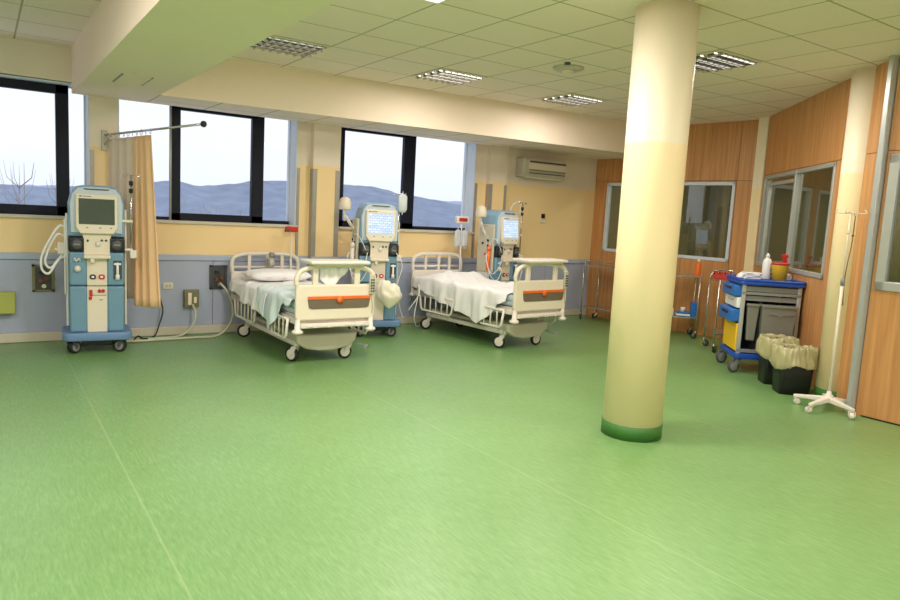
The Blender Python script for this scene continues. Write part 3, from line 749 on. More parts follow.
    # lowered side rails
    for sx in (-1, 1):
        for ya, yb in ((-.86, -.42), (.05, .75)):
            b = MB(); x = sx * .435
            b.tube([(x, ya, .46), (x, ya + .03, .30), (x, ya + .06, .265), (x, yb - .06, .265), (x, yb - .03, .30), (x, yb, .46)], .014, 8)
            b.tube([(x, ya, .46), (x, yb, .46)], .014, 8)
            n = 3 if yb - ya < .5 else 5
            for i in range(1, n + 1):
                yy = ya + (yb - ya) * i / (n + 1); b.tube([(x, yy, .46), (x, yy, .265)], .010, 8)
            b.box(min(x, sx * .38), max(x, sx * .38), (ya + yb) / 2 - .03, (ya + yb) / 2 + .03, .43, .455)
            b.build('side_rail', ivory_m, R)
    # hand control hooked to the footboard
    m = MB(); m.box(.34, .40, -1.035, -1.008, .70, .90, bev=.01); c = m.build('hand_control', greycream_m, R)
    m = MB()
    for i in range(5):
        for j in (0, 1): m.box(.35 + j * .024, .366 + j * .024, -1.040, -1.034, .725 + i * .028, .742 + i * .028)
    m.build('button', dgrey_m, c)
    m = MB(); m.tube(spline([(.37, -1.02, .70), (.38, -1.03, .60), (.39, -1.0, .50), (.385, -.97, .46)]), .006); m.build('cable', greycream_m, c)
    if extra == 1:
        m = MB(); m.lathe([(.0, 0), (.045, .0), (.055, .05), (.04, .11), (.02, .12)], (.02, .90, .80), 14); c = m.build('bedside_pump', greycream_m, R)
        m = MB(); m.cyl((.0, .86, .945), (.05, .86, .945), .03); m.box(-.03, .0, .84, .88, .83, .90, bev=.006); m.build('pump_knob', mgrey_m, c)
        m = MB(); m.cyl((.30, .95, .52), (.30, .95, 1.22), .009); m.cyl((.30, .95, .52), (.30, .95, .9), .013); p = m.build('drip_pole', ivory_m, R)
        m = MB(); m.box(.225, .375, .92, .98, 1.22, 1.285, bev=.01); m.mat(1); m.box(.225, .26, .915, .985, 1.218, 1.25); m.build('red_clip_box', [red_m, dgrey_m], p)
    else:
        m = MB(); m.cyl((.36, .95, .50), (.36, .95, 1.40), .010); p = m.build('drip_pole', white_m, R)
        m = MB(); m.box(.25, .46, .92, .98, 1.36, 1.46, bev=.015); c = m.build('pole_head', white_m, p)
        m = MB(); m.prism(rrect(.285, .425, 1.39, 1.435, .01), 'y', .91, .925); m.build('red_plate', red_m, c)
    return R
B1L, B1R = (2.83, 7.13, 0), math.radians(.5)
B2L, B2R = (5.29, 7.03, 0), math.radians(5.0)
bd1 = bed(B1L, B1R, 'cream hospital bed on casters beneath the middle window, left of the two', 1)
bd2 = bed(B2L, B2R, 'cream hospital bed on casters beneath the right-hand window, right of the two', 2)
bd2.scale = (1.03, 1, 1.04)
B2M = (B2L[0], B2L[1], .022)

def local(root_loc, rz):
    return Matrix.Translation(root_loc) @ Matrix.Rotation(rz, 4, 'Z')
def soft_mattress(loc, rz, lab):
    r = empty('mattress', (loc[0], loc[1], .505 + loc[2]), rz, lab, 'mattress', 'mattresses')
    m = MB(); m.box(-.395, .395, -.94, .94, .0, .135, bev=.04, seg=4); m.build('cover', matt_m, r)
    m = MB(); m.tube([(x, y, .068) for x, y in rrect(-.397, .397, -.942, .942, .04)], .004, 6, closed=True); m.build('piping', mgrey_m, r)
soft_mattress(B1L, B1R, 'pale blue mattress mostly under the linen of the left bed')
soft_mattress(B2M, B2R, 'pale blue mattress mostly under the linen of the right bed')
MT = .505 + .135
def drape(name, loc, rz, y0, y1, xr, dropfn, mt, lab, amp=.012, seed=0, z=MT, lift=None, nu=90, nv=90, xin=.405, group='bed linen'):
    """sheet lying on the mattress from x=xr across to the left edge, then hanging by dropfn(v)"""
    m = MB()
    flat = xr + xin
    def fn(u, v):
        y = y0 + (y1 - y0) * v
        d = dropfn(v); s = u * (flat + d)
        nz = noise.noise(Vector((s * 5 + seed, y * 4, seed))) * amp + abs(noise.noise(Vector((s * 11, y * 9 + seed, 3)))) * amp * .9
        rdg = max(0, math.sin((s * 1.3 + y * 1.0) * 9 + seed + 2 * noise.noise(Vector((s * 2, y * 2, seed)))) ) ** 5 * amp * 1.6
        zz = z + .004 + amp + nz + rdg
        if lift: zz += lift(xr - s, y)
        if s <= flat: 
            x = xr - s
            e = min(1, (flat - s) / .05); zz -= (1 - e) ** 2 * .015
            return (x, y, zz)
        h = s - flat
        x = -xin - .02 - .03 * (1 - math.exp(-h * 18)) - .022 * math.sin(y * 17 + seed) * min(1, h * 5) - .01 * math.sin(y * 41 + seed) * min(1, h * 5)
        yy = y + .03 * math.sin(y * 9 + seed) * h * 2
        return (x, yy, zz - .015 - h)
    m.grid(fn, nu, nv)
    o = m.build(name, mt, thick=.006); o.location = (loc[0], loc[1], loc[2]); o.rotation_euler = (0, 0, rz)
    return tag(o, lab, 'bed linen', group)
def tri(c, w, hi, lo):
    return lambda v: lo + (hi - lo) * max(0, 1 - abs(v - c) / w)
# left bed: white sheet over head and middle, aqua sheet over the foot half
drape('bed_sheet', B1L, B1R, -.30, .93, .40, lambda v: .25 - .14 * v + .02 * math.sin(v * 14), sheet_m, 'rumpled white sheet over the head half of the left bed', seed=1)
drape('folded_sheet', B1L, B1R, -.93, .02, .40, lambda v: .06 + (.34 * max(0, 1 - (v - .55) / .45) if v > .55 else .34 * max(0, 1 - (.55 - v) / .38)) + .01 * math.sin(v * 20), sheet2_m, 'pale aqua sheet over the foot half of the left bed with a hanging corner', seed=4, z=MT + .016)
# right bed: one big white sheet with a deep hanging point
drape('bed_sheet', B2M, B2R, -.88, .93, .40, lambda v: (.42 - .30 * ((v - .27) / .73) ** .8) if v > .27 else (.08 + .34 * v / .27), sheet_m, 'large rumpled white sheet over the right bed hanging to a long point', seed=9, amp=.014,
      lift=lambda x, y: .09 * math.exp(-((y - .55) / .22) ** 2) * math.exp(-(x / .42) ** 4))
def pillow(loc, rz, px, py, w, d, h, lab, z, nm='pillow'):
    M = local((loc[0], loc[1], 0), rz); p = M @ Vector((px, py, z))
    m = MB(); rings = []
    n = 15
    def fn(u, v, s):
        a, b = u * 2 - 1, v * 2 - 1
        t = max(0, (1 - abs(a) ** 3.2)) ** .5 * max(0, (1 - abs(b) ** 3.2)) ** .5
        x = a * w * (1 - .06 * b * b); y = b * d * (1 - .06 * a * a)
        return (x, y, s * h * t * .5 + h * .5 + .006 * noise.noise(Vector((x * 9, y * 9, s))))
    m.grid(lambda u, v: fn(u, v, 1), 22, 16); m.grid(lambda u, v: fn(u, v, -1), 22, 16)
    bmesh.ops.remove_doubles(m.bm, verts=m.bm.verts, dist=.0015)
    o = m.build(nm, sheet_m); o.location = p; o.rotation_euler = (0, 0, rz)
    return tag(o, lab, 'pillow')
pillow(B1L, B1R, .0, .60, .37, .24, .13, 'flat white pillow at the head of the left bed', MT + .03)
# crumpled cloth hanging behind the left footboard and on its right side
m = MB()
def rag(u, v):
    x = -.16 + .30 * u; zz = .985 - v * .24 * (1 - abs(u - .35) * 1.25)
    return (x, -.955 + .012 * math.sin(u * 20), zz)
m.grid(rag, 20, 10); o = m.build('hanging_towel', sheet_m, thick=.005); o.location = (B1L[0], B1L[1] , 0); o.rotation_euler = (0, 0, B1R); tag(o, 'white towel hanging in a point through the left bed footboard opening', 'towel')
m = MB()
def sack(u, v):
    a = u * PI * 2; k = math.sin(PI * min(1, .12 + v * .85)) ** .6
    w = noise.noise(Vector((math.cos(a) * 2, math.sin(a) * 2, v * 4)))
    return (.16 * k * math.cos(a) * (1 + .18 * w) + .05 * v, .09 * k * math.sin(a) * (1 + .25 * w), .70 - .30 * v + .05 * math.cos(a) * (v - .6) + .02 * w)
m.grid(sack, 36, 18); bmesh.ops.remove_doubles(m.bm, verts=m.bm.verts, dist=.001)
o = m.build('sack', mat('cream_sack', rgb(242, 234, 216), .5, var=.05, bump=.3, scale=9)); o.location = (4.0, 7.20, 0); tag(o, 'crumpled cream sack hanging at the front of the middle dialysis machine', 'sack')
# bags hung by the right bed pole
Mb = local(B2L, B2R)
for i, (dx, lab) in enumerate(((-.0, 'clear fluid bag hanging under the red-plated pole head at the right bed'), (.12, 'second clear fluid bag, to the right under the red-plated pole head'))):
    p = Mb @ Vector((.29 + dx * 1.1, .93, 1.33)); fluid_bag(p, .06, .24, B2R, lab)

# ------------------------------------------------------------------ curtain on swing rail
cr = empty('curtain_rail', (1.10, YW, 2.165), 0, 'chrome swing rail reaching out from the wall above the left machine', 'curtain rail')
m = MB(); m.cyl((0, -.02, 0), (.60, -1.59, .06), .011); m.build('rail', chrome_m, cr)
m = MB(); m.box(-.03, .03, -.03, 0, -.16, .05, bev=.006); m.cyl((0, -.03, -.1), (.03, -.2, 0), .008); m.build('wall_bracket', greycream_m, cr)
m = MB(); m.lathe([(.001, -.03), (.022, -.022), (.03, 0), (.022, .022), (.001, .03)], (.603, -1.60, .06), 14); m.build('end_knob', black_m, cr)
def cur_pt(t): return Vector((1.10 + .012 + .60 * t, YW - .02 - 1.57 * t, 2.165 + .06 * t))
for i in range(11):
    t = .03 + .47 * i / 10
    p = cur_pt(t); m = MB(); q = [(0, .025 * math.cos(a), .025 * math.sin(a)) for a in (2 * PI * k / 14 for k in range(14))]
    m.tube(q, .003, 6, closed=True); o = m.build('curtain_ring', chrome_m); o.location = p + Vector((-.012, 0, -.012)); o.rotation_euler = (0, 0, math.radians(-8 + 12 * (i % 3)))
    tag(o, 'small metal ring sliding on the curtain rail above the left machine', 'curtain ring', 'curtain rings')
c = empty('curtain', (1.112, YW - .02, 2.12), 0, 'apricot and sand privacy curtain bunched on the rail beside the left machine', 'curtain')
def cloth(t0, t1, folds, amp, zb, spread):
    def fn(u, v):
        t = t0 + (t1 - t0) * u
        p = cur_pt(t) - Vector((1.112, YW - .02, 2.165)); s = math.sin(u * folds * 2 * PI)
        k = .45 + .55 * v
        out = spread * v * u
        return (p.x + s * amp * k + out, p.y - out * .2, .0 - v * (2.12 - zb) + .06 * t)
    return fn
m = MB(); m.grid(cloth(.03, .31, 3.5, .028, .47, .02), 60, 20); m.build('sand_half', curt2_m, c, thick=.004)
m = MB(); m.grid(cloth(.312, .49, 3.5, .034, .40, .08), 60, 20); m.build('apricot_half', curt_m, c, thick=.004)

# ------------------------------------------------------------------ hoses and cable on the floor
def hose(pts, r, lab, mt, cat='hose', nm='hose'):
    m = MB(); m.tube(spline(pts, 10), r, 8); return tag(m.build(nm, mt), lab, cat)
hose([(2.29, 8.14, .60), (2.36, 8.08, .50), (2.42, 8.05, .30), (2.36, 8.0, .12), (2.2, 7.93, .02), (1.95, 7.9, .018), (1.6, 7.88, .018), (1.3, 7.86, .018), (1.0, 7.95, .018)], .014, 'pale hose looping down from the dark supply panel and along the floor', hose_m)
hose([(1.98, 8.12, .36), (2.0, 8.06, .26), (1.95, 8.02, .12), (1.82, 7.99, .03), (1.6, 7.96, .018), (1.35, 7.96, .018), (1.05, 8.0, .018)], .013, 'pale hose running from the green-grey box to the left machine', hose_m)
hose([(1.64, 8.19, .45), (1.66, 8.12, .3), (1.62, 8.1, .15), (1.55, 8.02, .03), (1.42, 7.92, .03), (1.38, 7.98, .05), (1.3, 7.9, .012), (1.15, 7.95, .02)], .008, 'black power cable tangled on the floor right of the left machine', black_m, 'cable', 'power_cable')
hose([(4.47, 7.50, .3), (4.56, 7.42, .5), (4.60, 7.5, .62), (4.66, 7.6, .45), (4.62, 7.6, .2), (4.72, 7.7, .05), (4.9, 7.9, .02)], .007, 'thin clear drain line beside the middle machine', tube_m)

# ------------------------------------------------------------------ steel trolleys
def steel_trolley(loc, rz, w, d, h, shelf, lab, handle=False, rail=True):
    R = empty('steel_trolley', loc, rz, lab, 'trolley', 'steel trolleys by the timber wall')
    for sx in (-1, 1):
        for sy in (-1, 1): MB().cyl((sx * w, sy * d, .10), (sx * w, sy * d, h), .011, seg=10).build('upright', steel_m, R)
    m = MB(); m.box(-w, w, -d, d, h - .03, h - .01, bev=.004); m.build('top_shelf', steel_m, R)
    m = MB(); m.box(-w, w, -d, d, shelf - .02, shelf, bev=.004); m.build('lower_shelf', steel_m, R)
    if rail:
        m = MB(); m.tube([(x, y, h + .05) for x, y in rrect(-w, w, -d, d, .04)], .006, 8, closed=True)
        for sx in (-1, 1):
            for sy in (-1, 1): m.cyl((sx * (w - .02), sy * d, h - .02), (sx * (w - .02), sy * d, h + .05), .005, seg=8)
        m.build('guard_rail', steel_m, R)
    if handle:
        m = MB(); m.tube(spline([(-w - .01, d, .12), (-w - .01, d, h * .9), (-w - .01, d * .8, h + .05), (-w - .01, d * .4, h + .09), (-w - .01, -d * .4, h + .09), (-w - .01, -d * .8, h + .05), (-w - .01, -d, h * .9), (-w - .01, -d, .12)], 6), .012); m.build('handle', steel_m, R)
    for sx in (-1, 1):
        for sy in (-1, 1): caster(R, sx * w, sy * d, .042, .025, sx * .8, steel_m, rub_m, dgrey_m, .11)
    return R
steel_trolley((8.02, 7.45, 0), math.radians(3), .18, .38, .88, .22, 'bare steel trolley in the far corner, left of the round column')
ang = math.radians(-45)
tb = (8.09, 6.29)
steel_trolley((tb[0], tb[1], 0), ang, .30, .19, .88, .30, 'steel trolley with blue boxes on its lower shelf, right of the round column', rail=False)
TB = local((tb[0], tb[1], 0), ang)
an_c = math.radians(228.2)
tc_ = (7.79, 5.25)
steel_trolley((tc_[0], tc_[1], 0), an_c, .26, .17, .91, .25, 'steel trolley with an arched handle half hidden behind the blue trolley', handle=True, rail=False)
TC = local((tc_[0], tc_[1], 0), an_c)
def put(M, p): return M @ Vector(p)
def bottle(loc, r, h, body, cap, lab, rz=0, nozzle=False):
    R = empty('bottle', loc, rz, lab, 'bottle')
    m = MB(); m.lathe([(.001, 0), (r * .95, 0), (r, .006), (r, h * .66), (r * .8, h * .76), (r * .38, h * .82), (r * .38, h * .86)], seg=18); m.build('body', body, R)
    m = MB(); m.lathe([(r * .45, h * .85), (r * .45, h * .92), (r * .2, h * .97), (r * .12, h), (.001, h)] if nozzle else [(r * .45, h * .85), (r * .42, h * .99), (.001, h)], seg=14); m.build('cap', cap, R)
    return R
bottle(put(TB, (.265, -.14, .872)), .043, .23, orange_m, white_m, 'orange bottle with white cap on the steel trolley right of the column')
bottle(put(TB, (-.03, -.13, .302)), .026, .13, white_m, dgrey_m, 'small white bottle on the lower shelf of the steel trolley')
m = MB(); m.box(-.09, .09, -.07, .07, 0, .06, bev=.004); m.mat(1); m.box(-.091, .091, -.071, .071, .012, .035); o = m.build('carton', [mblue_m, white_m]); o.location = put(TB, (.12, -.11, .301)); o.rotation_euler = (0, 0, ang); tag(o, 'flat blue and white carton lying on the lower steel shelf', 'box')
m = MB(); m.box(-.035, .035, -.08, .08, 0, .20, bev=.004); o = m.build('carton', mblue_m); o.location = put(TB, (.262, -.09, .301)); o.rotation_euler = (0, 0, ang); tag(o, 'upright blue carton at the right end of the lower steel shelf', 'box')
m = MB(); m.lathe([(.001, 0), (.03, 0), (.033, .05), (.03, .06), (.001, .06)], seg=14); o = m.build('paper_roll', white_m); o.location = put(TB, (.12, -.10, .361)); tag(o, 'small white roll resting on the flat blue carton', 'roll')
o = MB(); o.box(-.12, .12, -.1, .1, 0, .012, bev=.004); o.tube([(x, y, .02) for x, y in rrect(-.12, .12, -.1, .1, .03)], .006, 6, closed=True); o = o.build('instrument_tray', steel_m); o.location = put(TB, (-.12, .02, .872)); o.rotation_euler = (0, 0, ang); tag(o, 'steel instrument tray on the trolley beside the round column', 'tray')
rk = empty('tube_rack', put(TC, (-.165, -.045, .902)), an_c + math.radians(84), 'red rack full of small red caps on the handled steel trolley', 'tube rack'); rk.scale = (.8, .8, .9)
m = MB(); m.box(-.14, .14, -.05, .05, 0, .055, bev=.005); m.build('rack', red_m, rk)
for i in range(7):
    m = MB()
    for j in (-.025, .025): m.cyl((-.12 + i * .04, j, .055), (-.12 + i * .04, j, .10), .011, seg=8)
    m.build('capped_tube', red_m if i % 2 else mat('dark_red_%d' % i, rgb(140, 30, 34), .5), rk)
m = MB(); m.lathe([(.001, 0), (.03, 0), (.036, .08), (.03, .08), (.026, .01), (.001, .01)], seg=14); o = m.build('cup', mat('leaf_green', rgb(110, 170, 60), .5)); o.location = put(TC, (-.20, .10, .252)); tag(o, 'little green cup on the lower shelf of the handled trolley', 'cup')

# ------------------------------------------------------------------ blue medical trolley
an_m = math.radians(-41.6)
MC = (7.115, 4.36)
R = empty('medical_trolley', (MC[0], MC[1], 0), an_m, 'blue and grey medical trolley with drawers in front of the angled partition window', 'trolley')
R.scale = (1, 1, 1.065)
X, Y = .30, .295
m = MB(); m.prism(rrect(-X - .02, X + .02, -Y - .02, Y + .02, .03), 'z', .150, .205, smooth=True, bev=.006); m.build('base', rblue_m, R)
for sx in (-1, 1):
    for sy in (-1, 1): caster(R, sx * .27, sy * .26, .066, .034, 1.9, mgrey_m, dgrey_m, mgrey_m, .155)
for sx in (-1, 1):
    for sy in (-1, 1): MB().box(sx * (X - .02) - .02, sx * (X - .02) + .02, sy * (Y - .02) - .02, sy * (Y - .02) + .02, .185, .90, bev=.006).build('corner_post', alu_m, R)
m = MB(); m.box(-X + .03, X, Y - .015, Y - .005, .185, .9); m.box(X - .02, X - .01, -Y + .03, Y - .01, .185, .9); m.box(-X + .2, -X + .215, -Y + .03, Y - .02, .19, .89); m.box(-X, X, -Y + .03, Y - .02, .885, .90); m.build('panel', dgrey_m, R)
for a in ((-X, X, -Y, -Y + .02, .80, .83), (-X + .03, X - .03, -Y + .005, -Y + .02, .835, .885), (-X + .03, X - .03, -Y + .02, -Y + .03, .74, .79), (-X, X, -Y, -Y + .02, .215, .25)): MB().box(*a, bev=.003).build('side_slat', mgrey_m, R)
t_ = MB(); t_.prism(rrect(-X - .03, X + .03, -Y - .03, Y + .03, .04), 'z', .90, .935, smooth=True, bev=.006)
t_.tube([(x, y, .945) for x, y in rrect(-X - .022, X + .022, -Y - .022, Y + .022, .04)], .014, 8, closed=True); t_.build('top_tray', rblue_m, R)
for z0, z1, mt, pr, nm in ((.775, .885, mblue_m, .06, 'drawer'), (.655, .765, white_m, .02, 'drawer'), (.515, .64, mblue_m, .075, 'drawer'), (.22, .50, yellow_m, .0, 'drawer')):
    m = MB(); m.box(-X - .012 - pr, -X + .03, -Y + .045, Y - .045, z0, z1, bev=.010); dr = m.build(nm, mt, R)
    if pr > 0:
        m = MB(); m.box(-X - .02 - pr, -X - .010 - pr, -.13, .10, z0 + (z1 - z0) * .58, z0 + (z1 - z0) * .78, bev=.003); m.build('handle', black_m if mt is mblue_m else greycream_m, dr)
def side_bin(x0, x1, nm, lab):
    m = MB(); y1 = -Y + .015; y0 = y1 - .10 if x1 - x0 > .15 else y1 - .06
    b = [(x0 + .015, y0 + .015), (x1 - .015, y0 + .015), (x1 - .015, y1), (x0 + .015, y1)]
    t = [(x0, y0), (x1, y0), (x1, y1), (x0, y1)]
    m.loft([[(p[0], p[1], .345) for p in b], [(p[0], p[1], .66) for p in t], [(p[0] * 1.0, p[1], .70) for p in t]], smooth=False)
    o = m.build(nm, grey_bin_m, R, bev=.008)
    m = MB(); m.box(x0 - .008, x1 + .008, y0 - .014, y1, .69, .715, bev=.005); m.build('lid', grey_bin_m, o)
    if x1 - x0 > .15:
        m = MB(); m.tube(spline([(x0 + .06, y0 - .006, .63), ((x0 + x1) / 2 - .04, y0 - .010, .63), ((x0 + x1) / 2, y0 - .012, .61), ((x0 + x1) / 2 + .04, y0 - .010, .63), (x1 - .03, y0 - .006, .63)]), .005, 6); m.build('lip', mgrey_m, o)
side_bin(-.235, -.125, 'narrow_bin', ''); side_bin(-.10, .24, 'wide_bin', '')
TM = local((MC[0], MC[1], 0), an_m)
Z0 = .999
# things on the tray
def crumple(name, x, y, s, h, lab, mt=white_m, seed=0, cat='paper packs', z=Z0):
    m = MB()
    def fn(u, v):
        a = u * 2 * PI; t = v * PI / 2
        r = s * math.cos(t) * (1 + .25 * noise.noise(Vector((math.cos(a) * 2, math.sin(a) * 2, seed)))); 
        return (r * math.cos(a), r * math.sin(a) * .8, h * math.sin(t) * (1 + .4 * noise.noise(Vector((math.cos(a) * 3 + seed, math.sin(a) * 3, v * 3)))))
    m.grid(fn, 24, 10); o = m.build(name, mt, thick=.003); o.location = put(TM, (x, y, z)); o.rotation_euler = (0, 0, an_m)
    return tag(o, lab, cat)
for i in range(4):
    m = MB(); m.box(-.085, .085, -.065, .065, 0, .018, bev=.006); o = m.build('dressing_pack', white_m); o.location = put(TM, (-.12 + .006 * (i % 2), .08, Z0 + i * .0185)); o.rotation_euler = (0, 0, an_m + .25 * math.sin(i * 2.3))
    tag(o, ('lowest', 'second', 'third', 'topmost')[i] + ' white paper pack in the pile on the blue trolley tray', 'paper pack', 'paper packs piled on the blue trolley')
crumple('crumpled_wrapper', -.18, .19, .07, .06, 'crumpled white wrapper behind the paper packs on the blue tray', seed=3, cat='wrapper')
bottle(put(TM, (.07, .20, Z0)), .048, .29, white_m, white_m, 'tall white squeeze bottle with pointed nozzle on the blue trolley', nozzle=True)
sb = empty('sharps_container', put(TM, (.18, .10, Z0)), an_m, 'yellow sharps tub with open red lid on the blue trolley', 'sharps container')
sb.scale = (1.12, 1.12, 1.15)
m = MB(); m.lathe([(.001, 0), (.066, 0), (.080, .15), (.083, .155)], seg=28); m.build('tub', yellow_m, sb)
m = MB(); m.lathe([(.085, .150), (.087, .165), (.06, .172), (.035, .172), (.035, .166), (.001, .166)], seg=28); l = m.build('lid', red_m, sb)
m = MB().at((.055, .03, .17), .2, 0, math.radians(-20)); m.box(-.005, .005, -.035, .035, 0, .085, bev=.003); m.box(.005, .03, -.03, .03, .045, .08, bev=.004); m.build('lid_flap', red_m, l)
m = MB(); m.at((0, 0, 0), math.radians(-62)); m.tube([(.012 * math.cos(a) - .028, -.0795, .10 + .014 * math.sin(a)) for a in (PI * .35 + i * PI * 1.4 / 8 for i in range(9))], .0025, 6); m.box(-.036, -.022, -.079, -.074, .045, .065); m.build('marking', dgrey_m, sb)
m = MB(); m.box(-.045, .045, -.04, .04, 0, .075, bev=.012); m.mat(1); m.box(.02, .047, -.02, .02, .02, .05); o = m.build('tissue_box', [white_m, mgrey_m]); o.location = put(TM, (.275, .15, Z0)); o.rotation_euler = (0, 0, an_m + .2); tag(o, 'small white box right of the yellow sharps tub', 'box')
m = MB(); m.cyl((-.04, 0, .012), (.04, 0, .012), .012, seg=10); o = m.build('syringe', black_m); o.location = put(TM, (.28, .26, Z0 + .0)); tag(o, 'small black stick lying at the right end of the blue tray', 'syringe')

# ------------------------------------------------------------------ waste bins
def waste_bin(x, y, rz, lab, w=.155, d=.125, h=.43, seed=0):
    R = empty('waste_bin', (x, y, 0), rz, lab, 'waste bin', 'black waste bins with yellowish liners')
    m = MB()
    def rr(k, z, g=0): return [(px, py, z) for px, py in rrect(-w * k - g, w * k + g, -d * k - g, d * k + g, .03)]
    m.loft([rr(.88, 0), rr(.95, h * .5), rr(1, h)], cap=False); m.bm.faces.ensure_lookup_table()
    m.box(-w * .85, w * .85, -d * .85, d * .85, 0.0, .01)
    m.build('tub', black_m, R, thick=-.004)
    m = MB()
    prof = [(-.02, -.30), (-.018, -.18), (-.012, -.06), (.0, .0), (.008, .025), (.018, .02), (.026, -.01), (.030, -.05), (.036, -.09), (.040, -.13), (.046, -.165)]
    base = []
    for a_ in range(110):
        a = 2 * PI * a_ / 110; q = (abs(math.cos(a) / w) ** 4 + abs(math.sin(a) / d) ** 4) ** -.25
        base.append((q * math.cos(a), q * math.sin(a)))
    rings = []
    for j, (g, dz) in enumerate(prof):
        ring = []
        for i, (px, py) in enumerate(base):
            L = math.hypot(px, py); a = math.atan2(py, px)
            wv = noise.noise(Vector((math.cos(a) * 3, math.sin(a) * 3, seed + j * .35)))
            w2 = noise.noise(Vector((math.cos(a) * 8, math.sin(a) * 8, seed + j * .8)))
            w3 = noise.noise(Vector((math.cos(a) * 16, math.sin(a) * 16, seed + j * .25)))
            gg = g + (.020 * wv + .013 * w2 + .006 * w3) * (1 if j > 2 else .5)
            ring.append((px * (1 + gg / L), py * (1 + gg / L), h + dz + .02 * wv + .014 * w2 + .006 * w3 + (.02 * math.sin(a * 3 + seed) if j == len(prof) - 1 else 0)))
        rings.append(ring)
    m.loft(rings, cap=False); m.build('bin_liner', bag_m, R, thick=.002)
    return R
waste_bin(6.44, 3.56, math.radians(-41), 'black waste bin with yellowish liner, in front beside the slim column')
waste_bin(6.69, 3.87, math.radians(-41), 'black waste bin with yellowish liner standing behind the front bin', seed=5, h=.45)

# ------------------------------------------------------------------ drip stand
R = empty('drip_stand', (6.13, 3.04, 0), math.radians(20), 'white five-legged drip stand in front of the slim cream column', 'drip stand')
for i in range(5):
    a = 2 * PI * i / 5 + .25
    dx, dy = math.cos(a), math.sin(a)
    m = MB(); m.at((0, 0, 0), a)
    m.loft([[(.02, y, z) for y, z in ((-.028, .075), (.028, .075), (.028, .12), (-.028, .12))], [(.28, y, z) for y, z in ((-.016, .065), (.016, .065), (.016, .088), (-.016, .088))]], smooth=False)
    m.build('leg', ivory_m, R, bev=.005)
    caster(R, dx * .265, dy * .265, .028, .035, a + 1.0 + i, ivory_m, ivory_m, ivory_m, .066)
m = MB(); m.lathe([(.045, .07), (.045, .12), (.02, .15), (.018, .17)], seg=18); m.build('hub', ivory_m, R)
m = MB(); m.cyl((0, 0, .12), (0, 0, 1.15), .013); m.build('lower_pole', cream_m, R)
m = MB(); m.cyl((0, 0, 1.12), (0, 0, 1.72), .008); m.build('upper_pole', cream_m, R)
m = MB(); m.lathe([(.018, 1.10), (.018, 1.16)], seg=12); m.cyl((0, 0, .93), (.04, 0, .93), .013); m.build('locking_knob', mgrey_m, R)
m = MB()
m.tube(spline([(-.16, .02, 1.75), (-.165, .02, 1.72), (-.14, .02, 1.71), (-.08, .01, 1.725), (0, 0, 1.72), (.08, -.01, 1.72), (.15, -.02, 1.70), (.165, -.02, 1.72), (.16, -.02, 1.74)]), .005)
m.tube(spline([(0, -.10, 1.75), (0, -.11, 1.72), (0, 0, 1.72), (0, .11, 1.72), (0, .10, 1.75)]), .005)
m.tube(spline([(-.09, 0, 1.57), (-.09, 0, 1.545), (-.04, 0, 1.55), (0, 0, 1.55), (.02, 0, 1.55)]), .006)
m.build('hook', cream_m, R)
m = MB(); m.tube(spline([(.14, -.02, 1.70), (.13, -.02, 1.55), (.10, -.02, 1.42), (.04, -.015, 1.30), (.018, -.01, 1.15), (.015, -.015, 1.0), (.01, -.02, .93)]), .004); m.lathe([(.001, -.015), (.012, 0), (.001, .015)], (.125, -.02, 1.53), 10); m.build('cord', brown_m, R)

# ------------------------------------------------------------------ view outside
def ridge(pts, yb, name, mt, lab, dz=0, jit=.3):
    m = MB(); n = 260; x0, x1 = pts[0][0], pts[-1][0]
    def hz(x):
        for (a, za), (b, zb) in zip(pts, pts[1:]):
            if a <= x <= b:
                t = (x - a) / (b - a); t = t * t * (3 - 2 * t); return za + (zb - za) * t
        return pts[-1][1]
    def fn(u, v):
        x = x0 + (x1 - x0) * u; top = hz(x) + dz + jit * noise.noise(Vector((x * .5, 1, 3))) + jit * .6 * noise.noise(Vector((x * 1.6, 7, 3)))
        y = yb - 140 * v + 6 * noise.noise(Vector((x * .05, v * 6, 1)))
        return (x, y, (top + 22) * (1 - v) ** 1.15 - 22 + 1.2 * noise.noise(Vector((x * .12, y * .12, 2))) * (v > 0))
    m.grid(fn, n, 26); return struct(m.build(name, mt), lab)
rp = [(-260, 6), (-80, 6.5), (-20, 4.5), (6, 4.16), (13.7, 3.97), (23.3, 3.87), (32.9, 5.2), (44.7, 7.2), (67, 9.6), (74, 8.0), (79.8, 8.8), (90.6, 9.98), (97.5, 12.0), (112.7, 12.9), (128, 13.3), (141.8, 13.2), (154.3, 13.4), (164, 12.2), (171.5, 10.7), (192, 8.9), (207, 7.2), (230, 5.5), (330, 5), (480, 6)]
ridge(rp, 300, 'hill_slope', hill_m, 'wooded hills with blue haze in their colour, beyond the windows')
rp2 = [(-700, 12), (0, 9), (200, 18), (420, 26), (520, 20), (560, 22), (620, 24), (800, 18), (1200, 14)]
ridge(rp2, 900, 'distant_hills', hill2_m, 'far hills, paler with haze in their colour', 0, 1.5)
m = MB(); m.box(-900, 1300, 40, 900, -24, -22); struct(m.build('ground_outside', field_m), 'flat winter land below the hills')
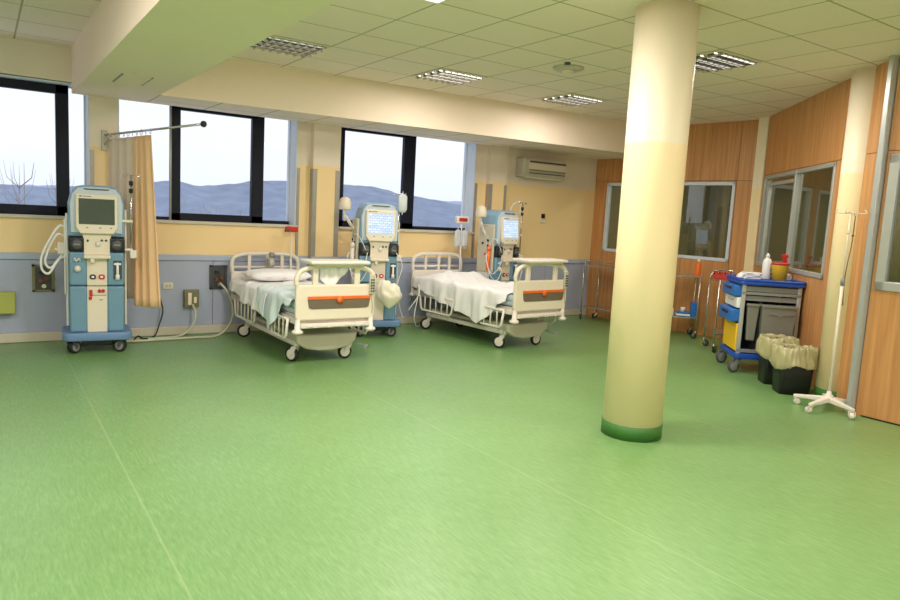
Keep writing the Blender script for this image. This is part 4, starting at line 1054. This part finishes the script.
# bare trees, spires and a house before the hills
def bare_tree(x, y, h, lab, seed):
    rnd = random.Random(seed); m = MB(); zb = -8
    m.tube([(x, y, zb), (x + rnd.uniform(-.2, .2), y, zb + (h - zb) * .6), (x + rnd.uniform(-.3, .3), y, h)], [.10, .04, .006], 5)
    t = m.build('bare_tree', twig_m); 
    b = MB()
    for i in range(26):
        z = zb + (h - zb) * rnd.uniform(.45, .96); l = (h - z) * .5 + .5; a = rnd.uniform(0, 2 * PI)
        p0 = Vector((x, y, z)); p1 = p0 + Vector((math.cos(a) * l * .5, math.sin(a) * l * .5, l)); b.tube([p0, (p0 + p1) / 2 + Vector((math.cos(a) * .15, 0, -.1)), p1], [.02, .012, .004], 4)
    b.build('branch', twig_m, t)
    return tag(t, lab, 'tree', 'bare trees outside the windows')
for i, (x, y, h) in enumerate(((1.2, 30, 2.6), (2.7, 32, 2.2), (8.6, 38, 1.6), (9.6, 36, 1.4), (13.3, 44, 1.2), (26, 42, .9), (28.5, 45, 1.0), (30.5, 46, .8))):
    bare_tree(x, y, h, 'thin bare tree rising outside ' + ('the leftmost window' if x < 5 else 'the middle window' if x < 16 else 'the right-hand window'), i)

# ------------------------------------------------------------------ world and lights
w = bpy.data.worlds.new('sky'); SC.world = w; w.use_nodes = True; t = w.node_tree
bg = t.nodes['Background']
tc = t.nodes.new('ShaderNodeTexCoord'); sp = t.nodes.new('ShaderNodeSeparateXYZ'); t.links.new(tc.outputs['Generated'], sp.inputs[0])
cr_ = t.nodes.new('ShaderNodeValToRGB'); t.links.new(sp.outputs['Z'], cr_.inputs[0])
cr_.color_ramp.elements[0].position = 0.0; cr_.color_ramp.elements[0].color = rgb(222, 230, 247)
cr_.color_ramp.elements[1].position = .5; cr_.color_ramp.elements[1].color = rgb(236, 243, 253)
e = cr_.color_ramp.elements.new(.08); e.color = rgb(232, 237, 248)
ns = t.nodes.new('ShaderNodeTexNoise'); ns.inputs['Scale'].default_value = 3; ns.inputs['Detail'].default_value = 3
mp = t.nodes.new('ShaderNodeMapping'); mp.inputs['Scale'].default_value = (1, 1, 7); t.links.new(tc.outputs['Generated'], mp.inputs[0]); t.links.new(mp.outputs[0], ns.inputs['Vector'])
mx = t.nodes.new('ShaderNodeMix'); mx.data_type = 'RGBA'; mx.blend_type = 'MULTIPLY'; mx.inputs['Factor'].default_value = .12
t.links.new(cr_.outputs[0], mx.inputs['A']); t.links.new(ns.outputs['Fac'], mx.inputs['B'])
t.links.new(mx.outputs['Result'], bg.inputs['Color']); bg.inputs['Strength'].default_value = .99

FILL_LAMPS = [(2.41, 1.63), (-.6, 4.03), (-.6, 1.63), (5.41, .43), (2.41, -.8), (-.6, -.8)]  # out-of-view ceiling panels added as fill for the room
for i, (x, y) in enumerate(FILL_LAMPS):
    panel_light(x, y, 'unseen ceiling panel added as fill light above the open floor behind the viewer', 36)
for x, y, e in ((4.21, 6.43, 15), (6.01, 6.43, 14), (5.41, 4.03, 30)):
    lamp(x, y, e, .5, (1, .93, .84), CE - .04)
for x, y in ((10.0, 6.4), (8.05, 3.85), (8.6, .2)):  # unseen panels added to lift the dark office behind the glass
    panel_light(x, y, 'unseen ceiling panel added to brighten the office behind the partition', 30)

# ------------------------------------------------------------------ camera
def rotm(pitch, roll, yaw):
    cy, sy = math.cos(yaw), math.sin(yaw); cp, sp_ = math.cos(pitch), math.sin(pitch)
    f = Vector((sy * cp, cy * cp, -sp_)); r = Vector((cy, -sy, 0)); u = r.cross(f)
    c, s = math.cos(roll), math.sin(roll)
    return c * r + s * u, -s * r + c * u, f
r, u, f = rotm(.12104862, .05332304, .59697726)
cam = bpy.data.cameras.new('camera'); co = bpy.data.objects.new('camera', cam); COL.objects.link(co)
cam.sensor_width = 36; cam.lens = 694.138 / 900 * 36; cam.clip_end = 3000; cam.clip_start = .05
M = Matrix(((r.x, u.x, -f.x, 0), (r.y, u.y, -f.y, 0), (r.z, u.z, -f.z, 1.5194), (0, 0, 0, 1)))
co.matrix_world = M
SC.camera = co
SC.view_settings.view_transform = 'Standard'; SC.view_settings.look = 'None'
SC.view_settings.exposure = .43; SC.view_settings.gamma = 1; SC.view_settings.use_curve_mapping = False
SC.cycles.max_bounces = 8; SC.cycles.diffuse_bounces = 5; SC.cycles.transparent_max_bounces = 12
SC.cycles.sample_clamp_indirect = 4; SC.cycles.use_denoising = True
